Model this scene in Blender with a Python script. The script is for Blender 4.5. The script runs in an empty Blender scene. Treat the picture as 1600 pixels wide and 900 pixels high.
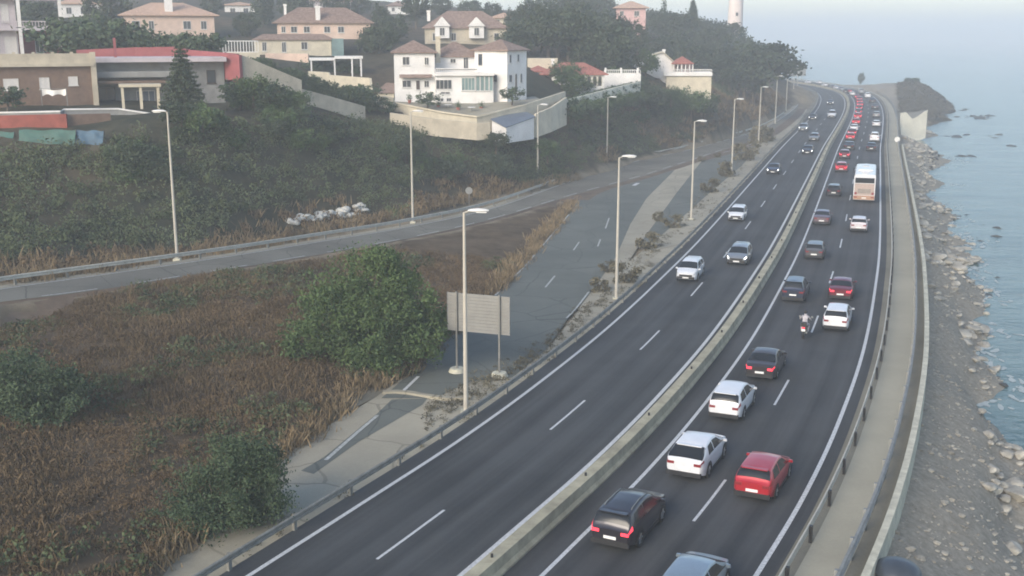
import bpy, math, random
import numpy as np
from mathutils import Vector, Matrix, noise
random.seed(7); RNG = np.random.default_rng(7)
R = math.radians
scene = bpy.context.scene
COL = scene.collection

# ------------------------------------------------------------------ camera
F = 1740.0; CAM_H = 20.0; PITCH = math.atan(395 / F)
cam = bpy.data.cameras.new('camera'); cam.sensor_width = 36; cam.lens = 36 * F / 1600
cam.clip_start = 0.5; cam.clip_end = 30000
cam_o = bpy.data.objects.new('camera', cam); COL.objects.link(cam_o)
cam_o.location = (0, 0, CAM_H); cam_o.rotation_euler = (math.pi / 2 - PITCH, 0, 0)
scene.camera = cam_o

# ------------------------------------------------------------------ sky, sun, exposure
SUN_EL, SUN_AZ = R(27), R(215)          # azimuth clockwise from +Y: the sun stands behind the camera, to the left
world = bpy.data.worlds.new('World'); scene.world = world; world.use_nodes = True
wn = world.node_tree.nodes; wl = world.node_tree.links; wn.clear()
sky_t = wn.new('ShaderNodeTexSky'); sky_t.sky_type = 'NISHITA'; sky_t.sun_disc = False
sky_t.sun_elevation = SUN_EL; sky_t.sun_rotation = SUN_AZ
sky_t.air_density = 1.0; sky_t.dust_density = 1.1; sky_t.ozone_density = 1.0
bg = wn.new('ShaderNodeBackground'); bg.inputs['Strength'].default_value = 0.12
wo = wn.new('ShaderNodeOutputWorld'); wl.new(sky_t.outputs[0], bg.inputs[0]); wl.new(bg.outputs[0], wo.inputs[0])
sun_d = bpy.data.lights.new('sun', 'SUN'); sun_d.energy = 1.7; sun_d.angle = R(32); sun_d.color = (1.0, 0.89, 0.74)
sun = bpy.data.objects.new('sun', sun_d); COL.objects.link(sun)
sdir = Vector((math.sin(SUN_AZ) * math.cos(SUN_EL), math.cos(SUN_AZ) * math.cos(SUN_EL), math.sin(SUN_EL)))
sun.rotation_euler = sdir.to_track_quat('Z', 'Y').to_euler(); sun.location = sdir * 200
scene.view_settings.view_transform = 'Standard'; scene.view_settings.look = 'None'
scene.view_settings.exposure = 1.0; scene.view_settings.gamma = 1.0
scene.render.engine = 'CYCLES'
scene.cycles.volume_bounces = 3; scene.cycles.max_bounces = 6; scene.cycles.diffuse_bounces = 3
scene.cycles.glossy_bounces = 2; scene.cycles.transparent_max_bounces = 4
scene.cycles.filter_width = 1.8

# ------------------------------------------------------------------ pixel -> place helpers (photo measured at 1600 x 900)
FW = np.array([0, math.cos(PITCH), -math.sin(PITCH)]); UP = np.array([0, math.sin(PITCH), math.cos(PITCH)])
def ray(px, py): return np.array([1., 0, 0]) * (px - 800) / F + UP * (450 - py) / F + FW
def G(px, py, z=0.):
    d = ray(px, py); return np.array([0, 0, CAM_H]) + d * ((z - CAM_H) / d[2])
def P(px, py, zc): return np.array([0, 0, CAM_H]) + ray(px, py) * zc
def proj(p):
    v = np.asarray(p, float) - np.array([0, 0, CAM_H]); zc = v @ FW
    return 800 + F * v[..., 0] / zc, 450 - F * (v @ UP) / zc, zc

# ------------------------------------------------------------------ materials
def new_mat(name):
    m = bpy.data.materials.new(name); m.use_nodes = True
    return m, m.node_tree.nodes, m.node_tree.links, m.node_tree.nodes['Principled BSDF']
def mat(name, col, rough=0.7, var=0.15, scale=3.0, metal=0.0, bump=0.0, bscale=20.0, emit=0.0, coat=0.0, spec=0.5, second=None, detail=6, coords='Object'):
    m, n, l, b = new_mat(name)
    b.inputs['Roughness'].default_value = rough; b.inputs['Metallic'].default_value = metal
    b.inputs['Specular IOR Level'].default_value = spec
    b.inputs['Coat Weight'].default_value = coat
    tc = n.new('ShaderNodeTexCoord')
    if var > 0 or second:
        t = n.new('ShaderNodeTexNoise'); t.inputs['Scale'].default_value = scale; t.inputs['Detail'].default_value = detail
        t.inputs['Roughness'].default_value = 0.65
        l.new(tc.outputs[coords], t.inputs['Vector'])
        r = n.new('ShaderNodeValToRGB'); c = col; s = second or tuple(min(1, x * (1 + var)) for x in c)
        d = c if second else tuple(x * (1 - var) for x in c)
        r.color_ramp.elements[0].position = 0.32; r.color_ramp.elements[1].position = 0.68
        r.color_ramp.elements[0].color = (*d, 1); r.color_ramp.elements[1].color = (*s, 1)
        l.new(t.outputs['Fac'], r.inputs['Fac']); l.new(r.outputs['Color'], b.inputs['Base Color'])
    else: b.inputs['Base Color'].default_value = (*col, 1)
    if bump > 0:
        t2 = n.new('ShaderNodeTexNoise'); t2.inputs['Scale'].default_value = bscale; t2.inputs['Detail'].default_value = 5
        l.new(tc.outputs[coords], t2.inputs['Vector'])
        bp = n.new('ShaderNodeBump'); bp.inputs['Strength'].default_value = bump; bp.inputs['Distance'].default_value = 0.05
        l.new(t2.outputs['Fac'], bp.inputs['Height']); l.new(bp.outputs['Normal'], b.inputs['Normal'])
    if emit > 0:
        b.inputs['Emission Color'].default_value = (*col, 1); b.inputs['Emission Strength'].default_value = emit
    return m

def asphalt(name, c1, c2, rough=0.85, tracks=False, cracks=False):
    """worn asphalt: large patches, fine aggregate; on traffic lanes also tyre-polished tracks and streaks along the lane (UV = metres across, along)"""
    m, n, l, b = new_mat(name)
    tc = n.new('ShaderNodeTexCoord')
    big = n.new('ShaderNodeTexNoise'); big.inputs['Scale'].default_value = 0.12; big.inputs['Detail'].default_value = 8; big.inputs['Roughness'].default_value = 0.6
    fine = n.new('ShaderNodeTexNoise'); fine.inputs['Scale'].default_value = 6.0; fine.inputs['Detail'].default_value = 6; fine.inputs['Roughness'].default_value = 0.75
    l.new(tc.outputs['Object'], big.inputs['Vector']); l.new(tc.outputs['Object'], fine.inputs['Vector'])
    def mth(op, a, bb, c=None):
        q = n.new('ShaderNodeMath'); q.operation = op
        for i, v in enumerate((a, bb, c)):
            if v is None: continue
            if isinstance(v, (int, float)): q.inputs[i].default_value = v
            else: l.new(v, q.inputs[i])
        return q.outputs[0]
    fac = mth('MULTIPLY_ADD', fine.outputs['Fac'], .35, big.outputs['Fac'])
    if tracks:
        sx = n.new('ShaderNodeSeparateXYZ'); l.new(tc.outputs['UV'], sx.inputs[0])
        mp = n.new('ShaderNodeMapping'); mp.inputs['Scale'].default_value = (2.2, .03, 1); l.new(tc.outputs['UV'], mp.inputs['Vector'])
        st = n.new('ShaderNodeTexNoise'); st.inputs['Scale'].default_value = 1.0; st.inputs['Detail'].default_value = 5; l.new(mp.outputs[0], st.inputs['Vector'])
        w = mth('COSINE', mth('MULTIPLY', mth('ADD', sx.outputs['X'], tracks), 2 * math.pi / 1.77), 0)
        fac = mth('ADD', fac, mth('MULTIPLY', w, .10)); fac = mth('MULTIPLY_ADD', mth('SUBTRACT', st.outputs['Fac'], .5), .8, fac)
    if cracks:
        vo = n.new('ShaderNodeTexVoronoi'); vo.feature = 'DISTANCE_TO_EDGE'; vo.inputs['Scale'].default_value = .22
        dn = n.new('ShaderNodeVectorMath'); dn.operation = 'MULTIPLY_ADD'; dn.inputs[1].default_value = (2.2, 2.2, 0); l.new(big.outputs['Color'], dn.inputs[0]); l.new(tc.outputs['Object'], dn.inputs[2]); l.new(dn.outputs[0], vo.inputs['Vector'])
        ck = mth('LESS_THAN', vo.outputs['Distance'], .012); fac = mth('MULTIPLY_ADD', ck, -.4, fac)
    r = n.new('ShaderNodeValToRGB'); r.color_ramp.elements[0].position = 0.42; r.color_ramp.elements[1].position = 0.90
    r.color_ramp.elements[0].color = (*c1, 1); r.color_ramp.elements[1].color = (*c2, 1)
    l.new(fac, r.inputs['Fac']); l.new(r.outputs['Color'], b.inputs['Base Color'])
    b.inputs['Roughness'].default_value = rough; b.inputs['Specular IOR Level'].default_value = 0.35
    bp = n.new('ShaderNodeBump'); bp.inputs['Strength'].default_value = 0.25; bp.inputs['Distance'].default_value = 0.02
    l.new(fine.outputs['Fac'], bp.inputs['Height']); l.new(bp.outputs['Normal'], b.inputs['Normal'])
    return m

def leaf_mat(name, dark, light, scale=0.35, trans=0.12):
    """leaf colour: slow patches plus a random tone for each leaf and each plant"""
    m, n, l, b = new_mat(name)
    tc = n.new('ShaderNodeTexCoord'); t = n.new('ShaderNodeTexNoise'); t.inputs['Scale'].default_value = scale; t.inputs['Detail'].default_value = 4
    l.new(tc.outputs['Object'], t.inputs['Vector'])
    a = n.new('ShaderNodeAttribute'); a.attribute_name = 'tone'
    oi = n.new('ShaderNodeObjectInfo')
    m1 = n.new('ShaderNodeMath'); m1.operation = 'MULTIPLY_ADD'; m1.inputs[1].default_value = 0.45; l.new(a.outputs['Fac'], m1.inputs[0]); l.new(t.outputs['Fac'], m1.inputs[2])
    m2 = n.new('ShaderNodeMath'); m2.operation = 'MULTIPLY_ADD'; m2.inputs[1].default_value = 0.25; l.new(oi.outputs['Random'], m2.inputs[0]); l.new(m1.outputs[0], m2.inputs[2])
    r = n.new('ShaderNodeValToRGB'); r.color_ramp.elements[0].position = 0.45; r.color_ramp.elements[1].position = 1.05
    r.color_ramp.elements[0].color = (*dark, 1); r.color_ramp.elements[1].color = (*light, 1)
    l.new(m2.outputs[0], r.inputs['Fac']); l.new(r.outputs['Color'], b.inputs['Base Color'])
    b.inputs['Roughness'].default_value = 0.75; b.inputs['Specular IOR Level'].default_value = 0.2
    return m

def roof_mat(name, c1, c2):
    m, n, l, b = new_mat(name)
    tc = n.new('ShaderNodeTexCoord'); t = n.new('ShaderNodeTexNoise'); t.inputs['Scale'].default_value = 2.5; t.inputs['Detail'].default_value = 6
    l.new(tc.outputs['Object'], t.inputs['Vector'])
    r = n.new('ShaderNodeValToRGB'); r.color_ramp.elements[0].position = .35; r.color_ramp.elements[1].position = .7
    r.color_ramp.elements[0].color = (*c1, 1); r.color_ramp.elements[1].color = (*c2, 1); l.new(t.outputs['Fac'], r.inputs['Fac'])
    w = n.new('ShaderNodeTexWave'); w.inputs['Scale'].default_value = 1.6; w.inputs['Distortion'].default_value = 0.6
    l.new(tc.outputs['Object'], w.inputs['Vector'])
    bp = n.new('ShaderNodeBump'); bp.inputs['Strength'].default_value = .7; bp.inputs['Distance'].default_value = .06
    l.new(w.outputs['Fac'], bp.inputs['Height']); l.new(bp.outputs['Normal'], b.inputs['Normal'])
    l.new(r.outputs['Color'], b.inputs['Base Color']); b.inputs['Roughness'].default_value = .85
    return m

M = {}
M['asphalt'] = asphalt('motorway asphalt', (.028, .031, .034), (.064, .068, .071), tracks=-.45)
M['asphalt_right'] = asphalt('seaward asphalt', (.028, .030, .033), (.065, .067, .070), tracks=-.95)
M['old_asphalt'] = asphalt('old grey asphalt', (.085, .094, .084), (.15, .16, .14), cracks=True)
M['ramp_asphalt'] = asphalt('ramp asphalt', (.10, .094, .078), (.20, .19, .155), cracks=True)
M['verge'] = asphalt('gritty verge', (.115, .105, .08), (.25, .23, .175))
M['paving'] = asphalt('pale concrete paving', (.23, .21, .16), (.40, .365, .28), cracks=True)
M['sand_path'] = asphalt('sandy walkway', (.28, .26, .20), (.42, .39, .30))
M['shoulder'] = asphalt('dusty shoulder', (.045, .046, .048), (.085, .083, .08))
M['paint'] = mat('road paint', (.52, .53, .53), .6, .3, 8)
M['worn_paint'] = mat('worn road paint', (.38, .39, .37), .7, .4, 5)
M['concrete'] = mat('barrier concrete', (.36, .33, .235), .9, .30, .9, bump=.3)
M['pale_concrete'] = mat('pale concrete', (.50, .48, .38), .9, .25, 1.5, bump=.3)
M['steel'] = mat('galvanised steel', (.23, .235, .225), .7, .2, 2, metal=.1)
M['pale_rail'] = mat('pale weathered rail', (.42, .41, .36), .7, .2, 2)
M['dull_steel'] = mat('dull steel', (.22, .215, .19), .75, .3, 2, metal=.1)
M['pole'] = mat('pole paint', (.46, .43, .37), .5, .12, .6)
M['lamp_white'] = mat('lamp housing', (.72, .70, .66), .4, .05, 4)
M['lamp_glass'] = mat('lamp lens', (.78, .78, .75), .25, 0)
M['black'] = mat('black plastic', (.018, .018, .02), .55, .2, 6)
M['tyre'] = mat('tyre rubber', (.02, .02, .021), .85, .2, 9)
M['rim'] = mat('alloy rim', (.35, .36, .37), .35, .1, 5, metal=.7)
M['glass'] = mat('car glass', (.015, .018, .022), .14, 0, spec=.4)
M['plate'] = mat('plate white', (.8, .8, .78), .5, .05, 9)
M['tail'] = mat('tail lamp red', (.22, .02, .025), .3, .1, 9)
M['tail_on'] = mat('tail lamp lit', (1.0, .05, .08), .3, 0, emit=.75)
M['lamp_on'] = mat('headlamp lit', (1.0, .97, .92), .3, 0, emit=3.0)
M['headlamp'] = mat('headlamp lens', (.6, .63, .66), .15, .05, 9)
M['amber'] = mat('amber lens', (.6, .22, .03), .3, .1, 9)
M['sign_back'] = mat('sign back aluminium', (.26, .26, .25), .5, .12, 1.2, metal=.3)
M['sign_post'] = mat('sign post steel', (.22, .22, .21), .5, .2, 2, metal=.4)
M['rock'] = mat('shore rock', (.20, .19, .165), .9, second=(.52, .49, .42), scale=.9, bump=.5, bscale=5)
M['gravel'] = mat('beach gravel', (.15, .14, .118), .95, second=(.44, .41, .345), scale=.7, bump=.4, bscale=6)
M['wet_rock'] = mat('dark wet rock', (.035, .038, .036), .6, second=(.10, .10, .09), scale=.8, bump=.5, bscale=5)
M['boulder'] = mat('white boulder', (.40, .39, .35), .9, second=(.62, .61, .56), scale=1.4, bump=.4, bscale=6)
M['leaf_bank'] = leaf_mat('bank scrub leaf', (.036, .054, .028), (.125, .152, .074))
M['leaf_bush'] = leaf_mat('bush leaf', (.026, .050, .022), (.085, .130, .050), .5)
M['leaf_bush_grey'] = leaf_mat('grey green bush leaf', (.032, .056, .030), (.088, .125, .066), .5)
M['leaf_pine'] = leaf_mat('pine needles', (.018, .034, .022), (.070, .092, .052), .25)
M['leaf_dry'] = leaf_mat('dry brush', (.050, .036, .022), (.175, .122, .068), .14)
M['leaf_straw'] = leaf_mat('straw grass', (.085, .062, .036), (.27, .205, .12), .22)
M['leaf_field'] = leaf_mat('rusty field grass', (.055, .040, .024), (.19, .138, .078), .16)
M['leaf_headland'] = leaf_mat('headland scrub', (.034, .036, .030), (.085, .080, .062), .1)
M['leaf_verge'] = leaf_mat('verge shrub', (.055, .052, .036), (.17, .155, .105), .5)
M['bark'] = mat('bark', (.09, .07, .05), .95, .3, 2, bump=.6, bscale=6)
M['white_wall'] = mat('white render', (.76, .74, .71), .85, .12, .35)
M['tower_wall'] = mat('pale rosy tower', (.70, .62, .58), .85, .08, .4)
M['bright_wall'] = mat('pale plaster', (.74, .69, .56), .9, .12, .4)  # pale cream plaster, lightly mottled in its own colour
M['cream_wall'] = mat('cream render', (.58, .52, .40), .9, .14, .7)
M['beige_wall'] = mat('beige render', (.46, .41, .32), .9, .2, .6)
M['peach_wall'] = mat('peach render', (.62, .47, .38), .9, .12, .8)
M['pink_wall'] = mat('pink render', (.58, .38, .36), .9, .12, .8)
M['lilac_wall'] = mat('pale lilac render', (.50, .45, .47), .9, .12, .8)
M['red_wall'] = mat('red render', (.28, .085, .09), .9, .15, .8)
M['brick_red'] = mat('faded red wall', (.27, .075, .055), .9, .25, .9)
M['brown_wall'] = mat('brown brick', (.17, .115, .085), .9, .2, 1.2)
M['grey_wall'] = mat('grey render', (.26, .26, .25), .9, .2, .8)
M['slate'] = mat('blue grey sheet', (.14, .165, .20), .6, .12, .8)
M['roof_brown'] = roof_mat('brown tile', (.20, .135, .105), (.34, .24, .19))
M['roof_red'] = roof_mat('red tile', (.30, .10, .08), (.45, .19, .14))
M['roof_peach'] = roof_mat('peach tile', (.45, .29, .20), (.62, .43, .32))
M['pane'] = mat('window pane', (.045, .055, .065), .1, .2, .8)
M['teal_pane'] = mat('conservatory pane', (.16, .24, .24), .12, .25, .6)
M['shutter'] = mat('shutter white', (.62, .60, .58), .7, .06, 4)
M['frame'] = mat('window frame', (.60, .58, .55), .6, .05, 4)
M['dark_wood'] = mat('dark wood', (.07, .05, .04), .8, .25, 3)
M['tarp_green'] = mat('green tarpaulin', (.02, .095, .078), .6, .3, .9)
M['tarp_blue'] = mat('blue tarpaulin', (.03, .09, .15), .6, .3, .9)
M['cloth_white'] = mat('white cloth', (.75, .73, .7), .9, .05, 4)

def terrain_mat():
    """soil, dry grass, green ground and shore gravel, chosen by what grows or lies there (attribute zone)"""
    m, n, l, b = new_mat('ground')
    tc = n.new('ShaderNodeTexCoord'); a = n.new('ShaderNodeAttribute'); a.attribute_name = 'zone'
    sep = n.new('ShaderNodeSeparateColor'); l.new(a.outputs['Color'], sep.inputs[0])
    t = n.new('ShaderNodeTexNoise'); t.inputs['Scale'].default_value = .35; t.inputs['Detail'].default_value = 10; t.inputs['Roughness'].default_value = .7
    t2 = n.new('ShaderNodeTexNoise'); t2.inputs['Scale'].default_value = 2.6; t2.inputs['Detail'].default_value = 8; t2.inputs['Roughness'].default_value = .8
    for q in (t, t2): l.new(tc.outputs['Object'], q.inputs['Vector'])
    def ramp(src, c1, c2, p0=.35, p1=.68):
        r = n.new('ShaderNodeValToRGB'); r.color_ramp.elements[0].position = p0; r.color_ramp.elements[1].position = p1
        r.color_ramp.elements[0].color = (*c1, 1); r.color_ramp.elements[1].color = (*c2, 1); l.new(src.outputs['Fac'], r.inputs['Fac']); return r.outputs['Color']
    def mix(f, x, y):
        q = n.new('ShaderNodeMix'); q.data_type = 'RGBA'; l.new(f, q.inputs['Factor']); l.new(x, q.inputs['A']); l.new(y, q.inputs['B']); return q.outputs['Result']
    soil = ramp(t, (.16, .13, .09), (.28, .235, .165)); dry = ramp(t, (.062, .045, .029), (.155, .115, .074))
    green = ramp(t, (.03, .036, .026), (.075, .07, .045)); shore = ramp(t2, (.19, .172, .138), (.36, .33, .275))
    c = mix(sep.outputs[0], soil, dry); c = mix(sep.outputs[1], c, green); c = mix(sep.outputs[2], c, shore)
    l.new(c, b.inputs['Base Color']); b.inputs['Roughness'].default_value = .95; b.inputs['Specular IOR Level'].default_value = .1
    bp = n.new('ShaderNodeBump'); bp.inputs['Strength'].default_value = .45; bp.inputs['Distance'].default_value = .10
    l.new(t2.outputs['Fac'], bp.inputs['Height']); l.new(bp.outputs['Normal'], b.inputs['Normal'])
    return m
def sea_mat():
    m, n, l, b = new_mat('sea water')
    tc = n.new('ShaderNodeTexCoord')
    mp = n.new('ShaderNodeMapping'); mp.inputs['Scale'].default_value = (.06, .17, 1); mp.inputs['Rotation'].default_value = (0, 0, R(18)); l.new(tc.outputs['Object'], mp.inputs['Vector'])
    t = n.new('ShaderNodeTexNoise'); t.inputs['Scale'].default_value = 1.0; t.inputs['Detail'].default_value = 6; t.inputs['Roughness'].default_value = .62; l.new(mp.outputs[0], t.inputs['Vector'])
    w = n.new('ShaderNodeTexNoise'); w.inputs['Scale'].default_value = 1.3; w.inputs['Detail'].default_value = 4; l.new(tc.outputs['Object'], w.inputs['Vector'])
    r = n.new('ShaderNodeValToRGB'); r.color_ramp.elements[0].position = .35; r.color_ramp.elements[1].position = .7
    r.color_ramp.elements[0].color = (.065, .125, .125, 1); r.color_ramp.elements[1].color = (.155, .235, .22, 1)
    l.new(t.outputs['Fac'], r.inputs['Fac']); l.new(r.outputs['Color'], b.inputs['Base Color'])
    b.inputs['Roughness'].default_value = .22; b.inputs['IOR'].default_value = 1.33
    ad = n.new('ShaderNodeMath'); ad.operation = 'MULTIPLY_ADD'; ad.inputs[1].default_value = .3; l.new(w.outputs['Fac'], ad.inputs[0]); l.new(t.outputs['Fac'], ad.inputs[2])
    bp = n.new('ShaderNodeBump'); bp.inputs['Strength'].default_value = .7; bp.inputs['Distance'].default_value = .6
    l.new(ad.outputs[0], bp.inputs['Height']); l.new(bp.outputs['Normal'], b.inputs['Normal'])
    return m
M['ground_dry'] = mat('dry verge soil', (.075, .052, .036), .95, second=(.17, .125, .085), scale=.5); M['ground'] = terrain_mat(); M['sea'] = sea_mat()

# ------------------------------------------------------------------ mesh and object helpers
class MB:
    """collects shapes, then links them as ONE mesh object"""
    def __init__(s): s.v = []; s.f = []
    def add(s, vs, fs, mx=None):
        o = len(s.v)
        s.v += [tuple(mx @ Vector(q)) for q in vs] if mx is not None else [tuple(q) for q in vs]
        s.f += [tuple(i + o for i in q) for q in fs]; return s
    def box(s, x0, x1, y0, y1, z0, z1, mx=None):
        v = [(x0, y0, z0), (x1, y0, z0), (x1, y1, z0), (x0, y1, z0), (x0, y0, z1), (x1, y0, z1), (x1, y1, z1), (x0, y1, z1)]
        return s.add(v, [(0, 3, 2, 1), (4, 5, 6, 7), (0, 1, 5, 4), (1, 2, 6, 5), (2, 3, 7, 6), (3, 0, 4, 7)], mx)
    def tube(s, pts, rad, n=8, cap=True):
        pts = [Vector(p) for p in pts]; rad = rad if isinstance(rad, (list, tuple)) else [rad] * len(pts); vs = []; fs = []
        for i, p in enumerate(pts):
            d = (pts[min(i + 1, len(pts) - 1)] - pts[max(i - 1, 0)]).normalized()
            a = d.orthogonal().normalized() if abs(d.z) < .99 else Vector((1, 0, 0)); a = (a - d * a.dot(d)).normalized(); b = d.cross(a)
            for k in range(n):
                t = 2 * math.pi * k / n; vs.append(p + (a * math.cos(t) + b * math.sin(t)) * rad[i])
        for i in range(len(pts) - 1):
            for k in range(n):
                k2 = (k + 1) % n; fs.append((i * n + k, i * n + k2, (i + 1) * n + k2, (i + 1) * n + k))
        if cap: fs.append(tuple(range(n))[::-1]); fs.append(tuple((len(pts) - 1) * n + k for k in range(n)))
        return s.add(vs, fs)
    def disc(s, c, r, ax, h, n=16, r2=None):
        c = Vector(c); ax = Vector(ax).normalized()
        return s.tube([c - ax * h / 2, c + ax * h / 2], [r, r2 if r2 is not None else r], n)
    def sweep(s, path, prof, closed=False):
        """prof (across, up) carried along a ground path"""
        n = len(prof); vs = []; fs = []
        path = [Vector(p) for p in path]
        for i, p in enumerate(path):
            d = path[min(i + 1, len(path) - 1)] - path[max(i - 1, 0)]; d.z = 0; d.normalize(); r = Vector((d.y, -d.x, 0))
            vs += [p + r * a + Vector((0, 0, b)) for a, b in prof]
        for i in range(len(path) - 1):
            for k in range(n if closed else n - 1):
                k2 = (k + 1) % n; fs.append((i * n + k, (i + 1) * n + k, (i + 1) * n + k2, i * n + k2))
        if closed: fs.append(tuple(range(n))); fs.append(tuple((len(path) - 1) * n + k for k in range(n))[::-1])
        return s.add(vs, fs)
    def mesh(s, name, m, smooth=None):
        me = bpy.data.meshes.new(name); me.from_pydata(s.v, [], s.f); me.validate(); me.materials.append(m)
        if smooth:
            me.polygons.foreach_set('use_smooth', [True] * len(me.polygons)); me.set_sharp_from_angle(angle=R(smooth))
        return me
    def build(s, name, m, parent=None, smooth=None): return link(name, s.mesh(name, m, smooth), parent)
def link(name, data, parent=None):
    o = bpy.data.objects.new(name, data); COL.objects.link(o)
    if parent is not None: o.parent = parent
    return o
def tag(o, label=None, cat=None, group=None, kind=None):
    for k, v in (('label', label), ('category', cat), ('group', group), ('kind', kind)):
        if v: o[k] = v
    return o
def thing(name, label, cat, loc=(0, 0, 0), rz=0., group=None):
    o = bpy.data.objects.new(name, None); COL.objects.link(o); o.empty_display_size = .3
    o.location = tuple(loc); o.rotation_euler = (0, 0, rz); return tag(o, label, cat, group)
def copy_tree(o, parent=None, kids=None):
    c = o.copy(); COL.objects.link(c)
    if parent is not None: c.parent = parent
    for ch in list(o.children): copy_tree(ch, c)
    return c
def smooth_path(pts, step, k=3):
    """Catmull-Rom through the points, resampled at an even step"""
    p = np.array(pts, float); q = np.vstack([2 * p[0] - p[1], p, 2 * p[-1] - p[-2]]); out = []
    for i in range(1, len(q) - 2):
        for t in np.linspace(0, 1, 24, endpoint=False):
            a, b, c, d = q[i - 1], q[i], q[i + 1], q[i + 2]
            out.append(.5 * (2 * b + (c - a) * t + (2 * a - 5 * b + 4 * c - d) * t * t + (3 * b - 3 * c + d - a) * t ** 3))
    out.append(p[-1]); return resample(np.array(out), step)
def resample(o, step):
    o = np.asarray(o, float); L = np.r_[0, np.cumsum(np.linalg.norm(np.diff(o[:, :2], axis=0), axis=1))]
    t = np.arange(0, L[-1], step); t = np.r_[t, L[-1]] if L[-1] - t[-1] > step * .3 else t
    return np.stack([np.interp(t, L, o[:, k]) for k in range(o.shape[1])], 1)
def normals2(p):
    d = np.gradient(p[:, :2], axis=0); d /= np.linalg.norm(d, axis=1)[:, None]; return np.stack([d[:, 1], -d[:, 0]], 1)
def offset(p, a, z=None):
    q = p.copy(); q[:, :2] += normals2(p) * (np.asarray(a).reshape(-1, 1) if np.ndim(a) else a)
    if z is not None: q[:, 2] = z
    return q
def strip(name, A, B, m, parent=None, dz=0., kind=None):
    """ribbon between two paths of equal length"""
    vs = [(x, y, z + dz) for x, y, z in A] + [(x, y, z + dz) for x, y, z in B]; n = len(A)
    o = MB().add(vs, [(i, n + i, n + i + 1, i + 1) for i in range(n - 1)]).build(name, m, parent)
    if kind: o['kind'] = kind
    uv = o.data.uv_layers.new(name='UVMap'); wd = np.hypot(*(np.asarray(B)[0, :2] - np.asarray(A)[0, :2])); L = np.r_[0, np.cumsum(np.linalg.norm(np.diff(np.asarray(A)[:, :2], axis=0), axis=1))]
    co = np.array([(0, t) for t in L] + [(wd, t) for t in L], np.float32); li = np.empty(len(o.data.loops), np.int32); o.data.loops.foreach_get('vertex_index', li); uv.data.foreach_set('uv', co[li].reshape(-1))
    return o
def arclen(p): return np.r_[0, np.cumsum(np.linalg.norm(np.diff(p[:, :2], axis=0), axis=1))]
def at_s(p, L, s): return np.array([np.interp(s, L, p[:, k]) for k in range(3)])

# ------------------------------------------------------------------ the motorway's centre line (left edge line of the seaward carriageway)
RL_PTS = [(-20, -4), (-9.4, 17), (-2.8, 31), (2.0, 40.5), (6.4, 49.3), (10.8, 59.2), (16.3, 72.9), (22.8, 91), (29.8, 111.6), (44.5, 157), (59.5, 203.5), (74, 247),
          (88.4, 291), (101, 332), (112, 372), (119.5, 407), (123, 440), (123.5, 478), (119, 525), (106, 585), (84, 650), (50, 720)]
RL = smooth_path([(x, y, 0) for x, y in RL_PTS], 1.0)
RLS = arclen(RL)
def road_frame(p):
    """arc length, side offset and heading at a point near the motorway"""
    d = np.hypot(RL[:, 0] - p[0], RL[:, 1] - p[1]); i = int(d.argmin()); i0, i1 = max(i - 2, 0), min(i + 2, len(RL) - 1)
    t = RL[i1] - RL[i0]; t = t / np.linalg.norm(t); n = np.array([t[1], -t[0]])
    return RLS[i], (p[0] - RL[i, 0]) * n[0] + (p[1] - RL[i, 1]) * n[1], math.atan2(-t[0], t[1])
OFF = dict(LL=-9.9, LR=-2.75, RR=7.25)

# ramp above the dry slope: (px, top y, bottom y, height)
RAMP = [(-120, 471, 495, 3.5), (0, 451, 472, 3.0), (105, 436, 460, 2.75), (240, 417, 440, 2.45), (375, 397, 418, 2.0), (480, 380, 401, 1.5), (647, 352, 371, .65), (775, 323, 341, .25), (900, 279, 304, .06),
        (1000, 249, 277, .03), (1060, 237, 258, .03), (1120, 222, 238, .03), (1180, 204.5, 218, .03), (1212, 190, 200, .03), (1238, 172, 180, .03), (1247, 163, 169, .03)]
rt = smooth_path([G(x, t, z) for x, t, b, z in RAMP], 1.5); rb_ = smooth_path([G(x, b, z) for x, t, b, z in RAMP], 1.5)
def rep(p, n):
    L = arclen(p); return np.stack([np.interp(np.linspace(0, L[-1], n), L, p[:, k]) for k in range(3)], 1)
NR = 140
def ramp_rows(key):
    return rep(smooth_path([G(r[0], key(r), r[3]) for r in RAMP], 1.5), NR)
ramp_top, ramp_bot = ramp_rows(lambda r: r[1]), ramp_rows(lambda r: r[2])

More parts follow.
